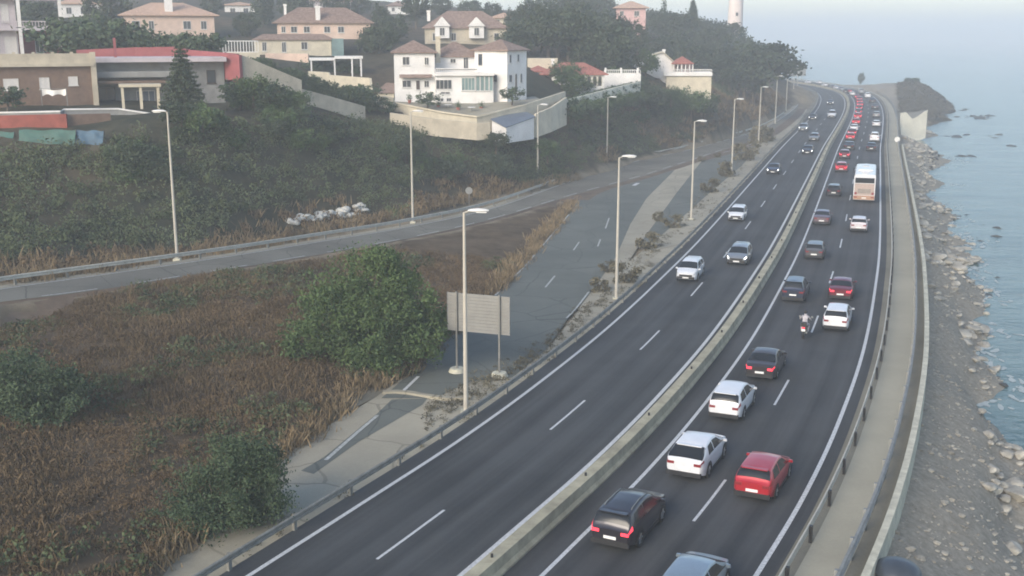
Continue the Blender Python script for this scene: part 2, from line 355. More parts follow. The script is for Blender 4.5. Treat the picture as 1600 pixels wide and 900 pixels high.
# ------------------------------------------------------------------ terrain
CP = []          # control points x, y, z
def cp(px, py, zc): CP.append(P(px, py, zc))
for px, py, zc in [
    (-60, 238, 102), (0, 242, 103), (150, 228, 106), (300, 200, 110), (450, 196, 120), (570, 204, 132), (660, 216, 142), (740, 219, 148), (810, 212, 156), (880, 192, 166), (950, 168, 188), (1000, 142, 205), (1105, 142, 216), (1160, 158, 235), (1200, 160, 270),
    (70, 172, 118), (-60, 165, 118), (200, 182, 116), (300, 176, 121), (380, 170, 126), (620, 160, 158), (740, 168, 155), (820, 165, 166), (880, 150, 178), (430, 160, 133), (520, 186, 140), (570, 188, 146), (530, 120, 168), (420, 100, 168),
    (300, 78, 190), (450, 92, 182), (450, 45, 235), (100, 75, 175), (-50, 75, 175), (250, 20, 260), (50, 25, 260), (640, 24, 300), (700, 70, 215), (780, 64, 235), (850, 48, 270), (990, 46, 320), (890, 132, 192), (1050, 122, 228),
    (1100, 85, 300), (1180, 112, 300), (1150, 80, 380), (1200, 110, 360), (1218, 131, 350), (1216, 122, 440), (1180, 110, 480), (400, -5, 340), (800, 20, 380), (1000, 35, 420), (100, -30, 380), (1060, 105, 262),
    (0, 890, 40), (-150, 700, 50), (300, 640, 58.5), (100, 600, 60.5), (300, 500, 72.5), (0, 520, 71), (550, 600, 64.5), (600, 450, 88.5), (700, 400, 102), (480, 470, 80), (150, 760, 49), (400, 560, 67),
    (510, 348, 116), (600, 330, 122), (420, 360, 109), (700, 320, 134), (350, 385, 101), (200, 405, 94)]: cp(px, py, zc)
for x, y in RL_PTS:
    for a in (-11.5, 9): CP.append((*offset(np.array([(x, y, 0.), (x + .4, y + .9, 0)]), a)[0][:2], -.12))
for q in list(ramp_top[::5]) + list(ramp_bot[::5]): CP.append((q[0], q[1], q[2] - .12))
for px, py in [(330, 860), (480, 730), (600, 690), (560, 640), (650, 590), (772, 470), (836, 400), (889, 335), (700, 620), (860, 520), (960, 380), (1040, 330), (1130, 240), (920, 440), (830, 600)]: CP.append((*G(px, py)[:2], -.12))
SHORE = [G(x, y, -5.) for x, y in [(1700, 880), (1650, 760), (1600, 690), (1566, 640), (1558, 560), (1542, 500), (1548, 440), (1540, 392), (1508, 364), (1490, 342), (1466, 311), (1456, 275), (1456, 238), (1470, 209), (1488, 186), (1492, 172)]]
SHORE = [np.array((24., 20., -5.)), np.array((27., 38., -5.))] + SHORE[1:] + [np.array((153., 400., -5.)), np.array((150., 440., -5.)), np.array((146., 500., -5.)), np.array((138., 580., -5.)), np.array((120., 700., -5.)), np.array((100., 800., -5.))]
for q in SHORE: CP.append(q); CP.append(q + np.array([9, 2, -2.5])); CP.append(q + np.array([45, 8, -8]))
for px, py, z in [(1500, 800, -1.9), (1450, 620, -1.5), (1560, 790, -3.6), (1480, 540, -2.2), (1450, 450, -2.2), (1440, 380, -2.6), (1430, 300, -2.6), (1420, 240, -2.4), (1600, 890, -4.3), (1430, 830, -1.2), (1520, 700, -2.6)]: CP.append(G(px, py, z))
for px, py, zc in [(1404, 158, 366), (1400, 131, 470)]: cp(px, py, zc)
for px, py in [(1545, 168), (1520, 150), (1500, 136), (1560, 190), (1495, 128), (1520, 205), (1498, 226), (1490, 250), (1600, 160), (1560, 130)]: CP.append(G(px, py, -9.))
for px, py, zc in [(1412, 131, 420), (1440, 131, 392), (1449, 135, 386), (1462, 145, 381), (1475, 157, 377), (1485, 167, 374), (1425, 148, 362), (1440, 165, 345), (1455, 172, 350), (1470, 176, 358), (1440, 192, 308), (1452, 203, 298), (1470, 200, 316)]: CP.append(P(px, py, zc))
CP += [(-160, 120, 9), (-160, 60, 4), (-160, 200, 20), (-200, 330, 28), (-60, 20, 1.5), (-120, 20, 3), (0, 620, 8), (60, 760, 2), (-200, 700, 24), (-20, 5, 0), (40, 500, 16), (330, 300, -13), (330, 600, -13), (330, 100, -13), (200, 40, -13), (200, 800, -13)]
CP = np.array(CP, float)
_, ui = np.unique(np.round(CP[:, :2], 0), axis=0, return_index=True); CP = CP[ui]
SC = 100.
def phi(r): return np.where(r > 0, r * r * np.log(np.maximum(r, 1e-9)), 0)
A_ = CP[:, :2] / SC; n_ = len(A_)
K_ = phi(np.linalg.norm(A_[:, None] - A_[None], axis=2)) + 2e-3 * np.eye(n_)
Pm = np.c_[np.ones(n_), A_]
W_ = np.linalg.solve(np.block([[K_, Pm], [Pm.T, np.zeros((3, 3))]]), np.r_[CP[:, 2], 0, 0, 0])
def tps(X, Y):
    q = np.stack([X.ravel(), Y.ravel()], 1) / SC; out = np.empty(len(q))
    for i in range(0, len(q), 20000):
        c = q[i:i + 20000]; out[i:i + 20000] = phi(np.linalg.norm(c[:, None] - A_[None], axis=2)) @ W_[:n_] + W_[n_] + c @ W_[n_ + 1:]
    return out.reshape(X.shape)
def seg_dist(X, Y, path):
    """distance to a path and signed side, coarse"""
    D = np.full(X.shape, 1e9); S = np.zeros(X.shape)
    for i in range(len(path) - 1):
        a, b = path[i, :2], path[i + 1, :2]; ab = b - a; L2 = ab @ ab
        t = np.clip(((X - a[0]) * ab[0] + (Y - a[1]) * ab[1]) / L2, 0, 1)
        dx, dy = X - a[0] - t * ab[0], Y - a[1] - t * ab[1]; d = np.hypot(dx, dy); m_ = d < D
        D[m_] = d[m_]; S[m_] = np.where(ab[1] * dx - ab[0] * dy > 0, 1, -1)[m_]
    return D * S
def inside(px, py, poly):
    r = np.zeros(np.shape(px), bool); n = len(poly)
    for i in range(n):
        (x1, y1), (x2, y2) = poly[i], poly[(i + 1) % n]
        c = ((y1 > py) != (y2 > py)) & (px < (x2 - x1) * (py - y1) / (y2 - y1 + 1e-12) + x1); r ^= c
    return r
gx = np.r_[np.arange(-190, -80, 4), np.arange(-80, 60, 1.0), np.arange(60, 175, 1.6), np.arange(175, 331, 8)]
gy = np.r_[np.arange(4, 110, 1.0), np.arange(110, 240, 1.4), np.arange(240, 420, 2.5), np.arange(420, 815, 6)]
GX, GY = np.meshgrid(gx, gy); GZ = tps(GX, GY)
def vnoise(X, Y, s, seed=0):
    out = np.empty(X.size)
    for i, (x, y) in enumerate(zip(X.ravel(), Y.ravel())): out[i] = noise.noise(Vector((x * s + seed, y * s - seed, seed * .37)))
    return out.reshape(X.shape)
RD = seg_dist(GX, GY, RL[::8])                      # + seaward, - landward
rampc = .5 * (ramp_top + ramp_bot); ramp_w = np.linalg.norm(ramp_top - ramp_bot, axis=1) / 2
RAD = np.abs(seg_dist(GX, GY, rampc[::3]))
SERV = [(250, 900), (430, 720), (560, 612), (655, 580), (772, 462), (836, 397), (889, 335), (925, 300), (1040, 262), (1180, 216), (1246, 160), (1262, 160), (1240, 205), (1160, 295), (1000, 468), (800, 640), (400, 905)]
SERVW = np.array([G(x, y)[:2] for x, y in SERV])
FLAT = inside(GX, GY, [tuple(q) for q in SERVW]) | ((RD > -12.6) & (RD < 11.0)) | (RAD < 2.9)
w = np.clip((np.minimum.reduce([np.where(RD < 0, -12.6 - RD, RD - 11.0) * np.where((RD > -12.6) & (RD < 11), -1, 1), RAD - 2.9, np.full(GX.shape, 9.)]) if False else np.ones(GX.shape)), 0, 1)
GZ += np.where(FLAT, 0, 1) * (.35 * vnoise(GX, GY, .12, 3) + .16 * vnoise(GX, GY, .5, 9))
GZ += np.where((RD > 14) & (GZ < -3.2), .8 * vnoise(GX, GY, .13, 17) + .4 * vnoise(GX, GY, .33, 27) - .7, 0)
GZ = np.where(FLAT, np.minimum(GZ, -.16), GZ)
YARD = [(604, 157, 153.6), (640, 164, 150.6), (690, 174, 148.1), (745, 181, 146.6), (775, 174, 148.6), (820, 163, 152.6), (848, 154, 156.6), (836, 148, 170), (740, 155, 160), (617, 153, 160)]
yw = np.array([P(*q) for q in YARD]); yard_in = inside(GX, GY, [tuple(q[:2]) for q in yw]); GZ = np.where(yard_in, np.minimum(GZ, 8.7), GZ)
near_ramp = RAD < 2.9
rz = np.zeros(GX.shape)
if near_ramp.any():
    ii = np.argwhere(near_ramp)
    q = np.stack([GX[near_ramp], GY[near_ramp]], 1)
    rz[near_ramp] = rampc[np.linalg.norm(q[:, None] - rampc[None, :, :2], axis=2).argmin(1), 2]
    GZ = np.where(near_ramp, rz - .2, GZ)
def th(x, y):
    i = np.clip(np.searchsorted(gx, x) - 1, 0, len(gx) - 2); j = np.clip(np.searchsorted(gy, y) - 1, 0, len(gy) - 2)
    u = np.clip((x - gx[i]) / (gx[i + 1] - gx[i]), 0, 1); v = np.clip((y - gy[j]) / (gy[j + 1] - gy[j]), 0, 1)
    return (GZ[j, i] * (1 - u) + GZ[j, i + 1] * u) * (1 - v) + (GZ[j + 1, i] * (1 - u) + GZ[j + 1, i + 1] * u) * v
def ground_at(px, py, z0=0., it=14):
    """where the line of sight meets the terrain"""
    d = ray(px, py); t = np.concatenate([np.arange(25, 700, .5)]); pts = np.array([0, 0, CAM_H]) + t[:, None] * d
    below = pts[:, 2] < th(pts[:, 0], pts[:, 1]); i = int(below.argmax()) if below.any() else len(t) - 1
    return pts[i]

Z_BANK = [(-200, 250), (0, 238), (160, 225), (300, 195), (450, 185), (570, 195), (740, 215), (860, 190), (960, 150), (1000, 120), (1110, 130), (1225, 100), (1242, 160), (1150, 200), (1050, 232), (960, 252), (840, 288), (640, 342), (470, 372), (240, 408), (0, 440), (-200, 470)]
Z_FIELD = [(-200, 494), (0, 470), (240, 445), (480, 405), (660, 372), (780, 342), (900, 306), (895, 330), (836, 395), (772, 460), (650, 585), (560, 605), (430, 715), (240, 890), (150, 960), (-200, 960)]
PX, PY, _z = proj(np.stack([GX, GY, GZ], 2))
zone = np.zeros((*GX.shape, 4)); zone[..., 3] = 1
zone[..., 0] = inside(PX, PY, Z_FIELD) | (GY < 30); zone[..., 1] = inside(PX, PY, Z_BANK) | ((GZ > 6)); zone[..., 2] = (RD > 10.6)
HEAD = inside(PX, PY, [(1398, 124), (1448, 124), (1498, 172), (1484, 204), (1452, 210), (1446, 172), (1406, 178)]) & (GY > 270) & (RD > 10.6)
zone[..., 2] = np.where(HEAD, 0, zone[..., 2]); zone[..., 0] = np.where(HEAD, 1, zone[..., 0]); zone[..., 1] = np.where(HEAD, .8, zone[..., 1])
zone[..., 0] = np.where(FLAT, 0, zone[..., 0]); zone[..., 1] = np.where((FLAT), 0, zone[..., 1])
dryp = vnoise(GX, GY, .06, 21)
zone[..., 1] *= np.clip(.75 + dryp * 1.2, .2, 1); zone[..., 0] = np.maximum(zone[..., 0], zone[..., 1] > 0)
def grid_object(name, m):
    ny, nx = GX.shape; idx = np.arange(nx * ny).reshape(ny, nx)
    f = np.stack([idx[:-1, :-1], idx[:-1, 1:], idx[1:, 1:], idx[1:, :-1]], 2).reshape(-1, 4)
    me = bpy.data.meshes.new(name); me.from_pydata(np.stack([GX, GY, GZ], 2).reshape(-1, 3).tolist(), [], f.tolist())
    me.polygons.foreach_set('use_smooth', [True] * len(me.polygons))
    a = me.attributes.new('zone', 'FLOAT_COLOR', 'POINT'); a.data.foreach_set('color', zone.reshape(-1).astype(np.float32))
    me.materials.append(m); o = link(name, me); o['kind'] = 'structure'; return o
grid_object('ground', M['ground'])
sea = MB(); sea.add([(-400, -60, -5), (9000, -60, -5), (9000, 12000, -5), (-400, 12000, -5)], [(0, 1, 2, 3)]); so = sea.build('sea', M['sea']); so['kind'] = 'structure'

# ------------------------------------------------------------------ roads and paving
S0 = RL[(RL[:, 1] > 5)]
def ribbon(name, a, b, m, dz, parent=None, kind='structure', sub=None):
    p = S0 if sub is None else sub
    return strip(name, offset(p, a, 0), offset(p, b, 0), m, parent, dz, kind)
left_road = ribbon('landward_carriageway', -10.9, -2.15, M['asphalt'], 0)
right_road = ribbon('seaward_carriageway', -1.35, 7.9, M['asphalt_right'], 0)
ribbon('median_strip', -2.15, -1.35, M['shoulder'], -.004)
ribbon('verge', -12.4, -10.9, M['verge'], -.03)
ribbon('roadside_verge', 7.9, 8.55, M['verge'], -.004)
ribbon('coastal_walkway', 8.55, 10.25, M['sand_path'], .02)
ribbon('walkway_edge', 10.25, 11.0, M['verge'], 0)
def edge_line(off, parent, w=.17, m='paint'): ribbon('edge_line', off - w / 2, off + w / 2, M[m], .006, parent, None)
edge_line(OFF['LL'], left_road, .2); edge_line(OFF['LR'], left_road, .22); edge_line(0, right_road, .18); edge_line(OFF['RR'], right_road, .2)
def dashes(off, parent, s_first, period, length, s_end, w=.13, m='paint'):
    base = offset(RL, off, .006); L = arclen(base); s = s_first; first = None
    while s < s_end:
        q = [at_s(base, L, s + length * k / 4) for k in range(5)]; q = np.array(q)
        strip('lane_dash', offset(q, -w / 2), offset(q, w / 2), M[m], parent); s += period
sR, _, _ = road_frame(G(1083, 807)); sR2, _, _ = road_frame(G(1309, 386)); PER = (sR2 - sR) / 4
BR = arclen(offset(RL, 3.6)) / RLS.clip(1e-6)
def s_on(off, s): return np.interp(s, RLS, arclen(offset(RL, off)))
s_a, s_b = s_on(3.6, sR), s_on(3.6, sR2); PER = (s_b - s_a) / 4
dashes(3.62, right_road, s_a - 2 * PER, PER, 5.0, 470)
sl, _, _ = road_frame(G(600, 880)); sl2, _, _ = road_frame(G(1086, 461)); l_a, l_b = s_on(-6.3, sl), s_on(-6.3, sl2)
dashes(-6.33, left_road, l_a - (l_b - l_a) / 3, (l_b - l_a) / 3, 5.2, 470)

def poly(name, pts, m, z=0., parent=None, kind='structure'):
    vs = [tuple(G(x, y, 0.)[:2]) + (z,) for x, y in pts]
    me = bpy.data.meshes.new(name); import bmesh
    bm = bmesh.new(); fv = [bm.verts.new(v) for v in vs]; fc = bm.faces.new(fv)
    if fc.normal.z < 0: fc.normal_flip()
    bmesh.ops.triangulate(bm, faces=[fc]); bmesh.ops.recalc_face_normals(bm, faces=bm.faces); bm.to_mesh(me); bm.free()
    for p_ in me.polygons:
        pass
    me.materials.append(m); o = link(name, me, parent)
    if kind: o['kind'] = kind
    return o
# paving between slip road and motorway, then the slip road itself
poly('concrete_verge', [(150, 960), (240, 893), (430, 722), (520, 660), (590, 618), (640, 582), (700, 560), (770, 590), (862, 537), (940, 440), (1000, 395), (1060, 330), (1130, 262), (1200, 205), (1246, 168), (1262, 170), (1243, 200), (1193, 250), (1160, 288), (1000, 457), (800, 626), (600, 760), (400, 888), (330, 960)], M['paving'], -.022)
serv = poly('slip_road', [(596, 622), (640, 584), (690, 540), (772, 462), (836, 397), (889, 335), (908, 305), (960, 280), (1062, 254), (1052, 268), (1010, 310), (985, 350), (962, 402), (925, 455), (902, 482), (885, 500), (855, 545), (800, 590), (735, 596), (680, 622)], M['old_asphalt'], 0)
poly('gutter_apron', [(1062, 254), (1096, 252), (1058, 300), (1006, 372), (968, 430), (935, 470), (902, 484), (925, 455), (962, 402), (985, 350), (1010, 310), (1052, 268)], M['paving'], -.004)
poly('old_road_patch', [(1096, 252), (1150, 238), (1190, 222), (1160, 258), (1110, 300), (1060, 345), (1006, 390), (1006, 372), (1058, 300)], M['old_asphalt'], -.008)
poly('asphalt_apron', [(470, 735), (505, 715), (590, 645), (612, 624), (668, 622), (660, 632), (560, 690), (490, 740)], M['old_asphalt'], -.010)
poly('gravel_edge', [(300, 870), (430, 720), (520, 655), (600, 612), (560, 604), (500, 640), (420, 700), (330, 780), (230, 880), (180, 930), (260, 930)], M['verge'], -.030)
def px_line(name, pts, w, m, parent, z=.006):
    q = smooth_path([(*G(x, y)[:2], z) for x, y in pts], 1.0); return strip(name, offset(q, -w / 2), offset(q, w / 2), M[m], parent)
px_line('edge_line', [(774, 461), (816, 420), (836, 397)], .16, 'worn_paint', serv)
px_line('edge_line', [(845, 387), (889, 335)], .16, 'worn_paint', serv)
for a, b in [((852, 449), (867, 431)), ((896, 391), (905, 378)), ((946, 357), (952, 340)), ((934, 385), (938, 374))]: px_line('lane_dash', [a, b], .15, 'worn_paint', serv)
for a, b in [((901, 309), (912, 303)), ((949, 286), (958, 281)), ((990, 290), (997, 286))]: px_line('road_stud_mark', [a, b], .55, 'paint', serv)
px_line('edge_line', [(885, 497), (899, 483), (920, 456)], .14, 'worn_paint', serv)
px_line('edge_line', [(629, 612), (655, 587)], .2, 'paint', serv, .012)
px_line('edge_line', [(509, 719), (550, 683), (590, 649)], .2, 'worn_paint', serv, .012)
curb = MB().sweep(smooth_path([(*G(x, y)[:2], 0) for x, y in [(598, 614), (630, 614), (668, 620), (700, 624), (735, 622)]], .8), [(-.18, -.05), (-.18, .13), (.18, .13), (.18, -.05)], True).build('kerb', M['paving']); curb['kind'] = 'structure'

ramp = strip('ramp_road', ramp_top, ramp_bot, M['ramp_asphalt'], None, .012, 'structure')
def ramp_mix(t, dz): q = ramp_top * (1 - t) + ramp_bot * t; q = q.copy(); q[:, 2] += dz; return q
q = ramp_mix(.06, .024); strip('edge_line', offset(q, -.1), offset(q, .1), M['worn_paint'], ramp)
q = resample(ramp_mix(.93, .024), 1.0)
for i in range(2, 150, 7):
    if i + 4 < len(q): strip('edge_line_dash', offset(q[i:i + 5], -.08), offset(q[i:i + 5], .08), M['worn_paint'], ramp)
skirt = offset(ramp_bot, 3.4); skirt[:, 2] -= np.where(ramp_bot[:, 2] > .08, 1.5, .08); strip('ramp_shoulder', ramp_bot, skirt, M['ground_dry'], None, .0, 'structure')
q = ramp_top.copy(); A2 = offset(q, -.02); B2 = offset(q, -1.1); strip('ramp_verge', B2, A2, M['paving'], None, -.02, 'structure')
# white edge of the merging lane further on
px_line('edge_line', [(1024, 262), (1090, 247), (1172, 226), (1215, 196), (1236, 178)], .16, 'worn_paint', serv)

# ------------------------------------------------------------------ median barrier, guard rails, coastal wall
bar = thing('median_barrier', 'low concrete barrier running between the two carriageways', 'barrier')
bp_ = offset(RL[(RL[:, 1] > 5)], -1.75, 0)
MB().sweep(bp_[::2], [(-.42, 0), (-.42, .10), (-.30, .25), (-.26, .68), (.26, .68), (.30, .25), (.42, .10), (.42, 0)], True).build('concrete_profile', M['concrete'], bar, 30)
rfl = MB().box(-.05, .05, -.02, .02, 0, .16).mesh('reflector', M['black'])
for q in resample(bp_, 9.0)[3:48]: o = link('reflector', rfl, bar); o.location = (q[0], q[1], .68)
W_BEAM = [(0, .42), (.05, .45), (.05, .52), (0, .55), (0, .60), (.05, .63), (.05, .70), (0, .74), (-.03, .74), (-.03, .42)]
def guard_rail(name, label, path, side, step=4.0, m='steel', z=.0, posts=90, post_mat='dull_steel', prof=W_BEAM, ph=.72, double=False):
    t = thing(name, label, 'guard rail')
    MB().sweep(path, [(a * side, b + z) for a, b in prof], True).build('rail', M[m], t)
    if double: MB().sweep(path, [(a * side, b + z - .36) for a, b in prof], True).build('rail', M[m], t)
    pm = MB().box(-.06, .06, -.09, .09, -.3, ph).mesh('post', M[post_mat])
    q = resample(path, step); nn = normals2(q)
    for i in range(min(len(q), posts)):
        o = link('post', pm, t); o.location = (q[i, 0] - nn[i, 0] * side * .10, q[i, 1] - nn[i, 1] * side * .10, q[i, 2] + z); o.rotation_euler.z = math.atan2(nn[i, 1], nn[i, 0])
    return t
near = RL[(RL[:, 1] > 20) & (RL[:, 1] < 620)]
guard_rail('guard_rail', 'steel guard rail along the landward edge of the motorway', offset(near, -10.75, 0)[::2], 1, m='dull_steel', posts=110)
guard_rail('guard_rail', 'steel guard rail with dark posts between the seaward lanes and the walkway', offset(near, 8.35, 0)[::2], -1, posts=110, m='pale_rail', post_mat='black')
guard_rail('guard_rail', 'grey double rail fence between the sandy walkway and the pale coastal wall', offset(near[near[:, 1] < 400], 10.3, 0)[::2], 1, posts=90, step=3.0, ph=1.0, prof=[(0, .84), (.07, .86), (.07, .94), (0, .96), (-.05, .96), (-.05, .84)], double=True, post_mat='steel')
q = ramp_top[:118].copy(); guard_rail('guard_rail', 'guard rail on the uphill edge of the ramp road', offset(q, -.55), 1, posts=80, z=-.02, m='pale_rail')
wp = offset(near[near[:, 1] < 210], 11.05, 0)
wal = MB().sweep(wp[::2], [(-.14, -2.5), (-.14, .42), (.16, .42), (.16, -2.5)], True).build('coastal_wall', M['pale_concrete'])
tag(wal, 'low pale yellowish concrete wall between walkway and shore rocks', 'wall')
# ------------------------------------------------------------------ leaf meshes
def leaf_quads(cent, size, up_bias=0., aspect=1.6, rng=RNG, norm_out=None):
    """one small bent leaf face per centre; cent (n,3), size (n,)"""
    n = len(cent); d = rng.normal(size=(n, 3)); d[:, 2] += up_bias; d /= np.linalg.norm(d, axis=1)[:, None]
    a = np.cross(d, rng.normal(size=(n, 3))); a /= np.linalg.norm(a, axis=1)[:, None] + 1e-9
    s = size[:, None]; w = s / aspect / 2
    return np.stack([cent - d * s / 2, cent + a * w, cent + d * s / 2, cent - a * w], 1)      # n,4,3
def quads_mesh(name, q, m, tone):
    n = len(q); me = bpy.data.meshes.new(name); me.vertices.add(4 * n); me.vertices.foreach_set('co', q.reshape(-1).astype(np.float32))
    me.loops.add(4 * n); me.loops.foreach_set('vertex_index', np.arange(4 * n, dtype=np.int32)); me.polygons.add(n)
    me.polygons.foreach_set('loop_start', np.arange(0, 4 * n, 4, dtype=np.int32))
    at = me.attributes.new('tone', 'FLOAT', 'FACE'); at.data.foreach_set('value', tone.astype(np.float32))
    me.update(); me.materials.append(m); return me
def crown_points(n, clumps, rx, ry, rz, z0, rng, flat=0., hollow=.55, cl=.28):
    """leaf centres gathered in clumps spread through an uneven crown"""
    u = rng.normal(size=(clumps, 3)); u /= np.linalg.norm(u, axis=1)[:, None]
    u *= (hollow + (1 - hollow) * rng.random((clumps, 1)) ** .6) * (0.8 + .35 * rng.random((clumps, 1)))
    if flat: u[:, 2] = np.abs(u[:, 2]) * (1 - flat) + flat * .5
    c = u * np.array([rx, ry, rz]) + np.array([0, 0, z0])
    k = rng.integers(0, clumps, n); r = (cl * (.6 + .8 * rng.random(clumps)))[k][:, None] * np.array([rx, ry, rz])
    p = c[k] + rng.normal(size=(n, 3)) * r * .5
    tone = rng.random(clumps)[k] * .6 + rng.random(n) * .4
    return p, tone, c
def tree_protos():
    out = {}
    def mk(key, m, n, clumps, rx, ry, rz, z0, leaf, trunk_h, tr, seed, flat=0., limbs=6, hollow=.5, cl=.3):
        rng = np.random.default_rng(seed); p, t, c = crown_points(n, clumps, rx, ry, rz, z0, rng, flat, hollow, cl)
        ok = p[:, 2] > .05; p = p[ok]; t = t[ok]
        crown = quads_mesh('crown', leaf_quads(p, leaf * (.6 + .8 * rng.random(len(p))), .2, rng=rng), m, t)
        b = MB(); b.tube([(0, 0, -.6), (.05, .02, trunk_h * .5), (0, .05, trunk_h), (0, 0, z0)], [tr * 1.25, tr, tr * .75, tr * .3], 7)
        for k in range(min(limbs, len(c))):
            e = c[k]; b.tube([(0, .03, trunk_h * (.6 + .06 * k)), tuple(e * .5 + np.array([0, 0, trunk_h * .35])), tuple(e)], [tr * .5, tr * .3, tr * .08], 5, False)
        out[key] = (crown, b.mesh('trunk', M['bark'], 60))
    # unit size: metres; scaled when planted
    mk('round', M['leaf_pine'], 3200, 46, 2.6, 2.6, 2.3, 4.0, .38, 2.4, .2, 1)
    mk('broad', M['leaf_pine'], 3400, 52, 3.2, 2.9, 2.0, 3.6, .38, 2.2, .22, 2)
    mk('tall', M['leaf_pine'], 3000, 44, 1.9, 2.0, 3.3, 4.6, .36, 2.4, .2, 3)
    mk('umbrella', M['leaf_pine'], 2600, 40, 3.0, 3.0, 1.0, 5.6, .34, 4.6, .2, 4, .3)
    mk('cypress', M['leaf_pine'], 1800, 40, .75, .75, 3.4, 3.6, .26, 1.2, .12, 5)
    mk('green', M['leaf_bush'], 2600, 40, 2.4, 2.3, 1.9, 3.0, .34, 1.6, .16, 6)
    mk('small', M['leaf_bush_grey'], 1000, 22, 1.3, 1.3, 1.0, 1.1, .24, .5, .08, 8)
    mk('vergebush', M['leaf_verge'], 700, 16, .9, .9, .55, .5, .20, .25, .04, 9)
    return out
PROTO = tree_protos()
def plant(key, name, label, cat, loc, h, wscale=1., group=None, full=(None,)):
    hh = {'round': 6.3, 'broad': 5.6, 'tall': 7.9, 'umbrella': 6.6, 'cypress': 7.0, 'green': 4.9, 'small': 2.1, 'vergebush': 1.05}[key]
    t = thing(name, label, cat, loc, random.uniform(0, 6.28), group); s = h / hh; t.scale = (s * wscale, s * wscale, s)
    link('crown', PROTO[key][0], t); link('trunk', PROTO[key][1], t); return t

# ------------------------------------------------------------------ dark scrub on the bank, dry brush on the slope, straw at the edges (uncountable)
def scatter(n, region, xr, yr, pred=None, rng=RNG):
    x = rng.uniform(*xr, n); y = rng.uniform(*yr, n); z = th(x, y)
    px, py, _ = proj(np.stack([x, y, z], 1)); ok = inside(px, py, region)
    if pred is not None: ok &= pred(x, y, px, py)
    return np.stack([x, y, z], 1)[ok], px[ok], py[ok]
def roadfree(x, y, px, py):
    a = np.abs(seg_dist(x, y, rampc[::6])); rd = seg_dist(x, y, RL[::12])
    return (a > 3.2) & ~((rd > -12.4) & (rd < 11)) & ~inside(x, y, [tuple(q) for q in SERVW])
def brush(name, pts, per, size, spread, hgt, m, kind, rng=RNG, up=.3, aspect=1.6):
    """clumps of leaves: per leaves each, spread metres wide, hgt tall"""
    n = len(pts); sc = .55 + .9 * rng.random(n); k = np.repeat(np.arange(n), per)
    u = rng.normal(size=(n * per, 3)); u /= np.linalg.norm(u, axis=1)[:, None]; u *= rng.random((n * per, 1)) ** .45
    u[:, 2] = np.abs(u[:, 2]); c = pts[k] + u * np.stack([spread * sc[k], spread * sc[k], hgt * sc[k]], 1)
    q = leaf_quads(c, size * (.6 + .8 * rng.random(n * per)), up, aspect, rng)
    tone = (rng.random(n)[k] * .65 + rng.random(n * per) * .35)
    o = link(name, quads_mesh(name, q, m, tone)); o['kind'] = 'stuff'; return o
def grass(name, pts, per, h, m, rng=RNG, w=.05, spread=.35):
    n = len(pts); k = np.repeat(np.arange(n), per); sc = (.5 + rng.random(n))[k]
    b = pts[k] + np.c_[rng.normal(size=(n * per, 2)) * spread, np.zeros(n * per)]
    lean = rng.normal(size=(n * per, 2)) * .35; L = h * sc * (.6 + .6 * rng.random(n * per))
    tip = b + np.c_[lean * L[:, None], L]; a = rng.uniform(0, 6.28, n * per); d = np.c_[np.cos(a), np.sin(a), np.zeros(n * per)] * w
    mid = (b + tip) / 2 + np.c_[-lean * .15, np.zeros(n * per)]
    q = np.stack([b - d, b + d, mid + d * .8 + (tip - mid) * .5, tip], 1)
    o = link(name, quads_mesh(name, q, m, rng.random(n)[k] * .7 + rng.random(n * per) * .3)); o['kind'] = 'stuff'; return o
bank, bpx, bpy_ = scatter(56000, Z_BANK, (-75, 140), (70, 330), roadfree)
patch = vnoise(bank[:, 0], bank[:, 1], .07, 5); right = bpx > 900 + 60 * patch
foot = np.clip((bpy_ - np.interp(bpx, [0, 240, 480, 640, 840, 1050, 1240], [440, 408, 372, 342, 288, 232, 165])) / -60, 0, 1)      # 0 at the ramp, 1 higher up
dry = (patch + .9 * (1 - foot) + np.where((bpx > 380) & (bpx < 560), .25, 0) + np.where(bpx > 940, .55 * (bpy_ < 215), 0) + np.where(bpx < 420, .12, 0)) > .62
brush('dark_scrub', bank[~dry], 70, .23, .95, 1.15, M['leaf_bank'], 'stuff')
brush('dry_scrub', bank[dry][::2], 46, .26, .75, .7, M['leaf_dry'], 'stuff')
grass('straw_grass', bank[dry], 10, .8, M['leaf_straw'])
field, fpx, fpy = scatter(16000, Z_FIELD, (-45, 40), (30, 100), roadfree)
fp = vnoise(field[:, 0], field[:, 1], .11, 13); fq = vnoise(field[:, 0], field[:, 1], .05, 31); fr = vnoise(field[:, 0], field[:, 1], .19, 44)
brush('brown_brush', field[fp > -.12], 60, .17, .6, .42, M['leaf_dry'], 'stuff', RNG, 1.0, 4.0)
grass('dry_grass', field[fp <= .15], 40, .27, M['leaf_field'], w=.018, spread=.45)
brush('low_weeds', field[(fr > .18)][::2], 40, .11, .4, .3, M['leaf_bank'], 'stuff')
rock_pts = field[(fr < -.25)][::3]
gsel = (fq > .12) | (fr > .3); brush('green_undergrowth', field[gsel][::2], 50, .18, .6, .5, M['leaf_bank'], 'stuff')
hd_pts, _, _ = scatter(60000, [(1404, 126), (1446, 126), (1494, 172), (1482, 200), (1452, 206), (1448, 172), (1406, 176)], (110, 175), (270, 430))
hd_pts = hd_pts[hd_pts[:, 2] > -4.3]; brush('headland_scrub', hd_pts[:1700], 30, .4, .9, .6, M['leaf_headland'], 'stuff')
